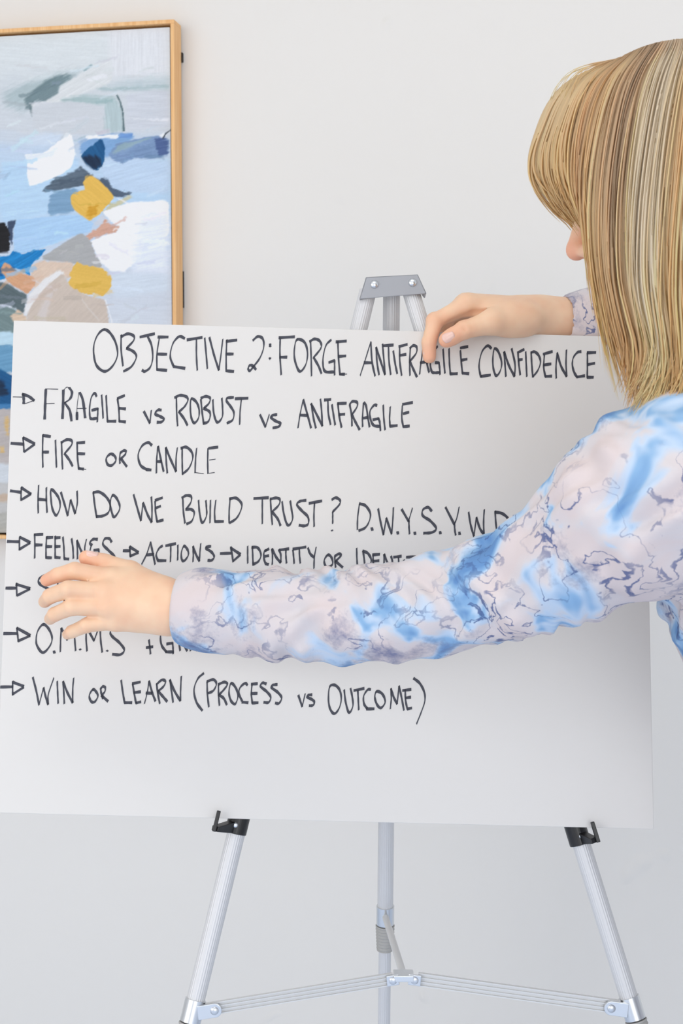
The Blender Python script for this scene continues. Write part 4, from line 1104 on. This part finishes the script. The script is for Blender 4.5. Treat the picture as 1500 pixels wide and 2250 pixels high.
TONES = [(0,(206,180,140)),(.7,(200,172,128)),(1.0,(196,166,122)),(2.0,(196,164,118)),(2.5,(182,144,102)),(2.9,(200,170,124)),(3.3,(196,164,124)),(3.75,(168,138,106)),(4.0,(198,168,128)),
         (4.3,(228,210,178)),(4.8,(224,202,164)),(5.2,(198,164,116)),(5.7,(226,202,160)),(6.5,(204,172,122)),(8,(194,160,112))]
def tone(g): return np.array([np.interp(g, [t[0] for t in TONES], [t[1][i] for t in TONES]) for i in range(3)])
hv, hf, hc = [], [], []
sides = np.array([[0, 2*math.pi/3, 4*math.pi/3]])
def add_strand(p, r, col):
    n = len(p); b0 = len(hv)
    tg = np.gradient(p, axis=0); tg /= np.linalg.norm(tg, axis=1, keepdims=True)
    u = np.cross(tg, FH+0.01*ZUP); u /= np.linalg.norm(u, axis=1, keepdims=True); w = np.cross(tg, u)
    for i in range(n):
        for a in (0.3, 2.394, 4.489):
            hv.append(p[i]+(u[i]*math.cos(a)+w[i]*math.sin(a)*.6)*r[i]); hc.append(col[i])
    for i in range(n-1):
        for j in range(3):
            a = b0+i*3+j; b1_ = b0+i*3+(j+1) % 3
            hf.append((a, b1_, b1_+3, a+3))
tt = np.linspace(0, 1, NP)
gold = np.array([206, 166, 104.])
def colour(g, jit):
    base = tone(g)[None]*(1-.0*tt[:, None])
    k_ = np.clip((tt-.55)/.4, 0, 1)[:, None]*.55
    c_ = base*(1-k_)+gold[None]*k_
    root = np.clip(1-tt/.16, 0, 1)[:, None]*.55
    c_ = c_*(1-root)+np.array([150, 122, 94.])[None]*root
    return lin(np.clip((c_*np.array([1.15, 1.18, 1.23])+14)*jit, 0, [250, 236, 210]))
def make(n, far, rad, spread, g0=2.0, g1=NG-1.0, lo=0.95, hi=1.05, tmin=.82):
    for _ in range(n):
        g = RNG.uniform(g0, g1); p = guide(g).copy()
        clump = math.sin(g*37.0)*.5+math.sin(g*61+1.3)*.5
        nrmv = p-HC; nrmv = nrmv-UPH*(nrmv @ UPH)[:, None]; nrmv /= np.linalg.norm(nrmv, axis=1, keepdims=True)+1e-9
        depth = RNG.normal(0, .35)*spread+clump*.0012
        ph, fr = RNG.uniform(0, 6.28), RNG.uniform(3, 7)
        grow = tt**1.3
        p = p+nrmv*(depth*(.35+.65*np.minimum(tt*4, 1)))[:, None]
        p = p+(FV*RNG.normal(0, .0045)+LFT*RNG.normal(0, .004))[None]*grow[:, None]
        p = p+FV*(np.sin(tt*fr+ph)*.0022*grow)[:, None]+UPH*(RNG.normal(0, .010)*grow**3)[:, None]
        e_ = RNG.uniform(tmin, 1.0)
        if 2 <= g < 3.4 and RNG.random() < .90: e_ = RNG.uniform(.74, .86)
        q = resample(p[:max(4, int(NP*e_))], NP)
        if far: q = mirror(q)
        r = rad*RNG.uniform(.7, 1.25)*np.clip(np.minimum(.5+tt*5, (1-tt)*5+.12), 0, 1)
        add_strand(q, r, colour(g+RNG.normal(0, .02), RNG.uniform(lo, hi)))
make(3200, False, .0014, .0035)
make(700, False, .0008, .013, lo=.85, hi=1.16)
make(1000, False, .0013, .005, 0.0, 1.0)
make(700, False, .0011, .007, 2.0, 3.4)
make(500, True, .0016, .008)
make(350, True, .0012, .008, 0.0, 1.0)
# loose wisps ahead of the face and at the ends
for _ in range(46):
    g = RNG.uniform(2.0, 2.9); p = guide(g).copy(); k_ = tt**2
    p = p+FV*(RNG.uniform(.0, .014)*k_)[:, None]-LFT*(RNG.uniform(0, .01)*k_)[:, None]
    add_strand(p, .00045*np.clip((1-tt)*4+.1, 0, 1), colour(g, 1.1))
for _ in range(26):
    g = RNG.choice([RNG.uniform(0, .9), RNG.uniform(2, 6)]); p = guide(g).copy(); k_ = np.sin(np.clip(tt*2.2, 0, 1)*math.pi)
    p = p+UPH*(RNG.uniform(.002, .010)*k_)[:, None]+FV*(RNG.uniform(0, .006)*k_)[:, None]
    add_strand(p, .00032*np.clip((1-tt)*4+.1, 0, 1), colour(g, 1.05))
# dense under-layer that closes the hair
def sheet(gs, inset, far):
    b0 = len(hv)
    for g in gs:
        p = guide(g); q = p-HC; q = q-UPH*(q @ UPH)[:, None]*.6; q /= np.linalg.norm(q, axis=1, keepdims=True)+1e-9
        p = p-q*(inset*np.minimum(tt*5, 1))[:, None]
        if far: p = mirror(p)
        for x, c_ in zip(p, colour(g+RNG.normal(0, .04), RNG.uniform(.95, 1.03))): hv.append(x); hc.append(c_)
    for i in range(len(gs)-1):
        for j in range(int(NP*(.93 if gs[0] < 1 or gs[i] > 3.6 else .74))-1):
            a = b0+i*NP+j; hf.append((a, a+1, a+NP+1, a+NP))
for far in (False, True):
    sheet(np.linspace(.05, .999, 60), .0030, far); sheet(np.linspace(2.0, NG-1, 260), .0035, far)
b0 = len(hv); gs = np.r_[np.linspace(0, .999, 16), np.linspace(2, NG-1, 70)]
for g in gs:                                            # crown: closes the parting
    a_ = guide(g)[:4]; m_ = mirror(a_); row = np.concatenate([a_[::-1], m_])-UPH*.004
    for x, c_ in zip(row, np.tile(colour(g, .95)[2], (8, 1))): hv.append(x); hc.append(c_)
for i in range(len(gs)-1):
    for j in range(7): a = b0+i*8+j; hf.append((a, a+1, a+9, a+8))
m_hair = mat('blonde_hair', (0.7, 0.5, 0.3, 1), 0.38, spec=0.4)
nt = m_hair.node_tree; pk = add(nt, 'ShaderNodeVertexColor'); pk.layer_name = 'pigment'
nt.links.new(pk.outputs['Color'], nt.nodes['Principled BSDF'].inputs['Base Color'])
pbh = nt.nodes['Principled BSDF']; trn = add(nt, 'ShaderNodeBsdfTranslucent'); mxs = add(nt, 'ShaderNodeMixShader'); mxs.inputs[0].default_value = .42
nt.links.new(pk.outputs['Color'], trn.inputs['Color']); nt.links.new(pbh.outputs[0], mxs.inputs[1]); nt.links.new(trn.outputs[0], mxs.inputs[2])
nt.links.new(mxs.outputs[0], [n for n in nt.nodes if n.type == 'OUTPUT_MATERIAL'][0].inputs['Surface'])
link_mesh('hair', hv, hf, m_hair, person, True, colors=np.array(hc))
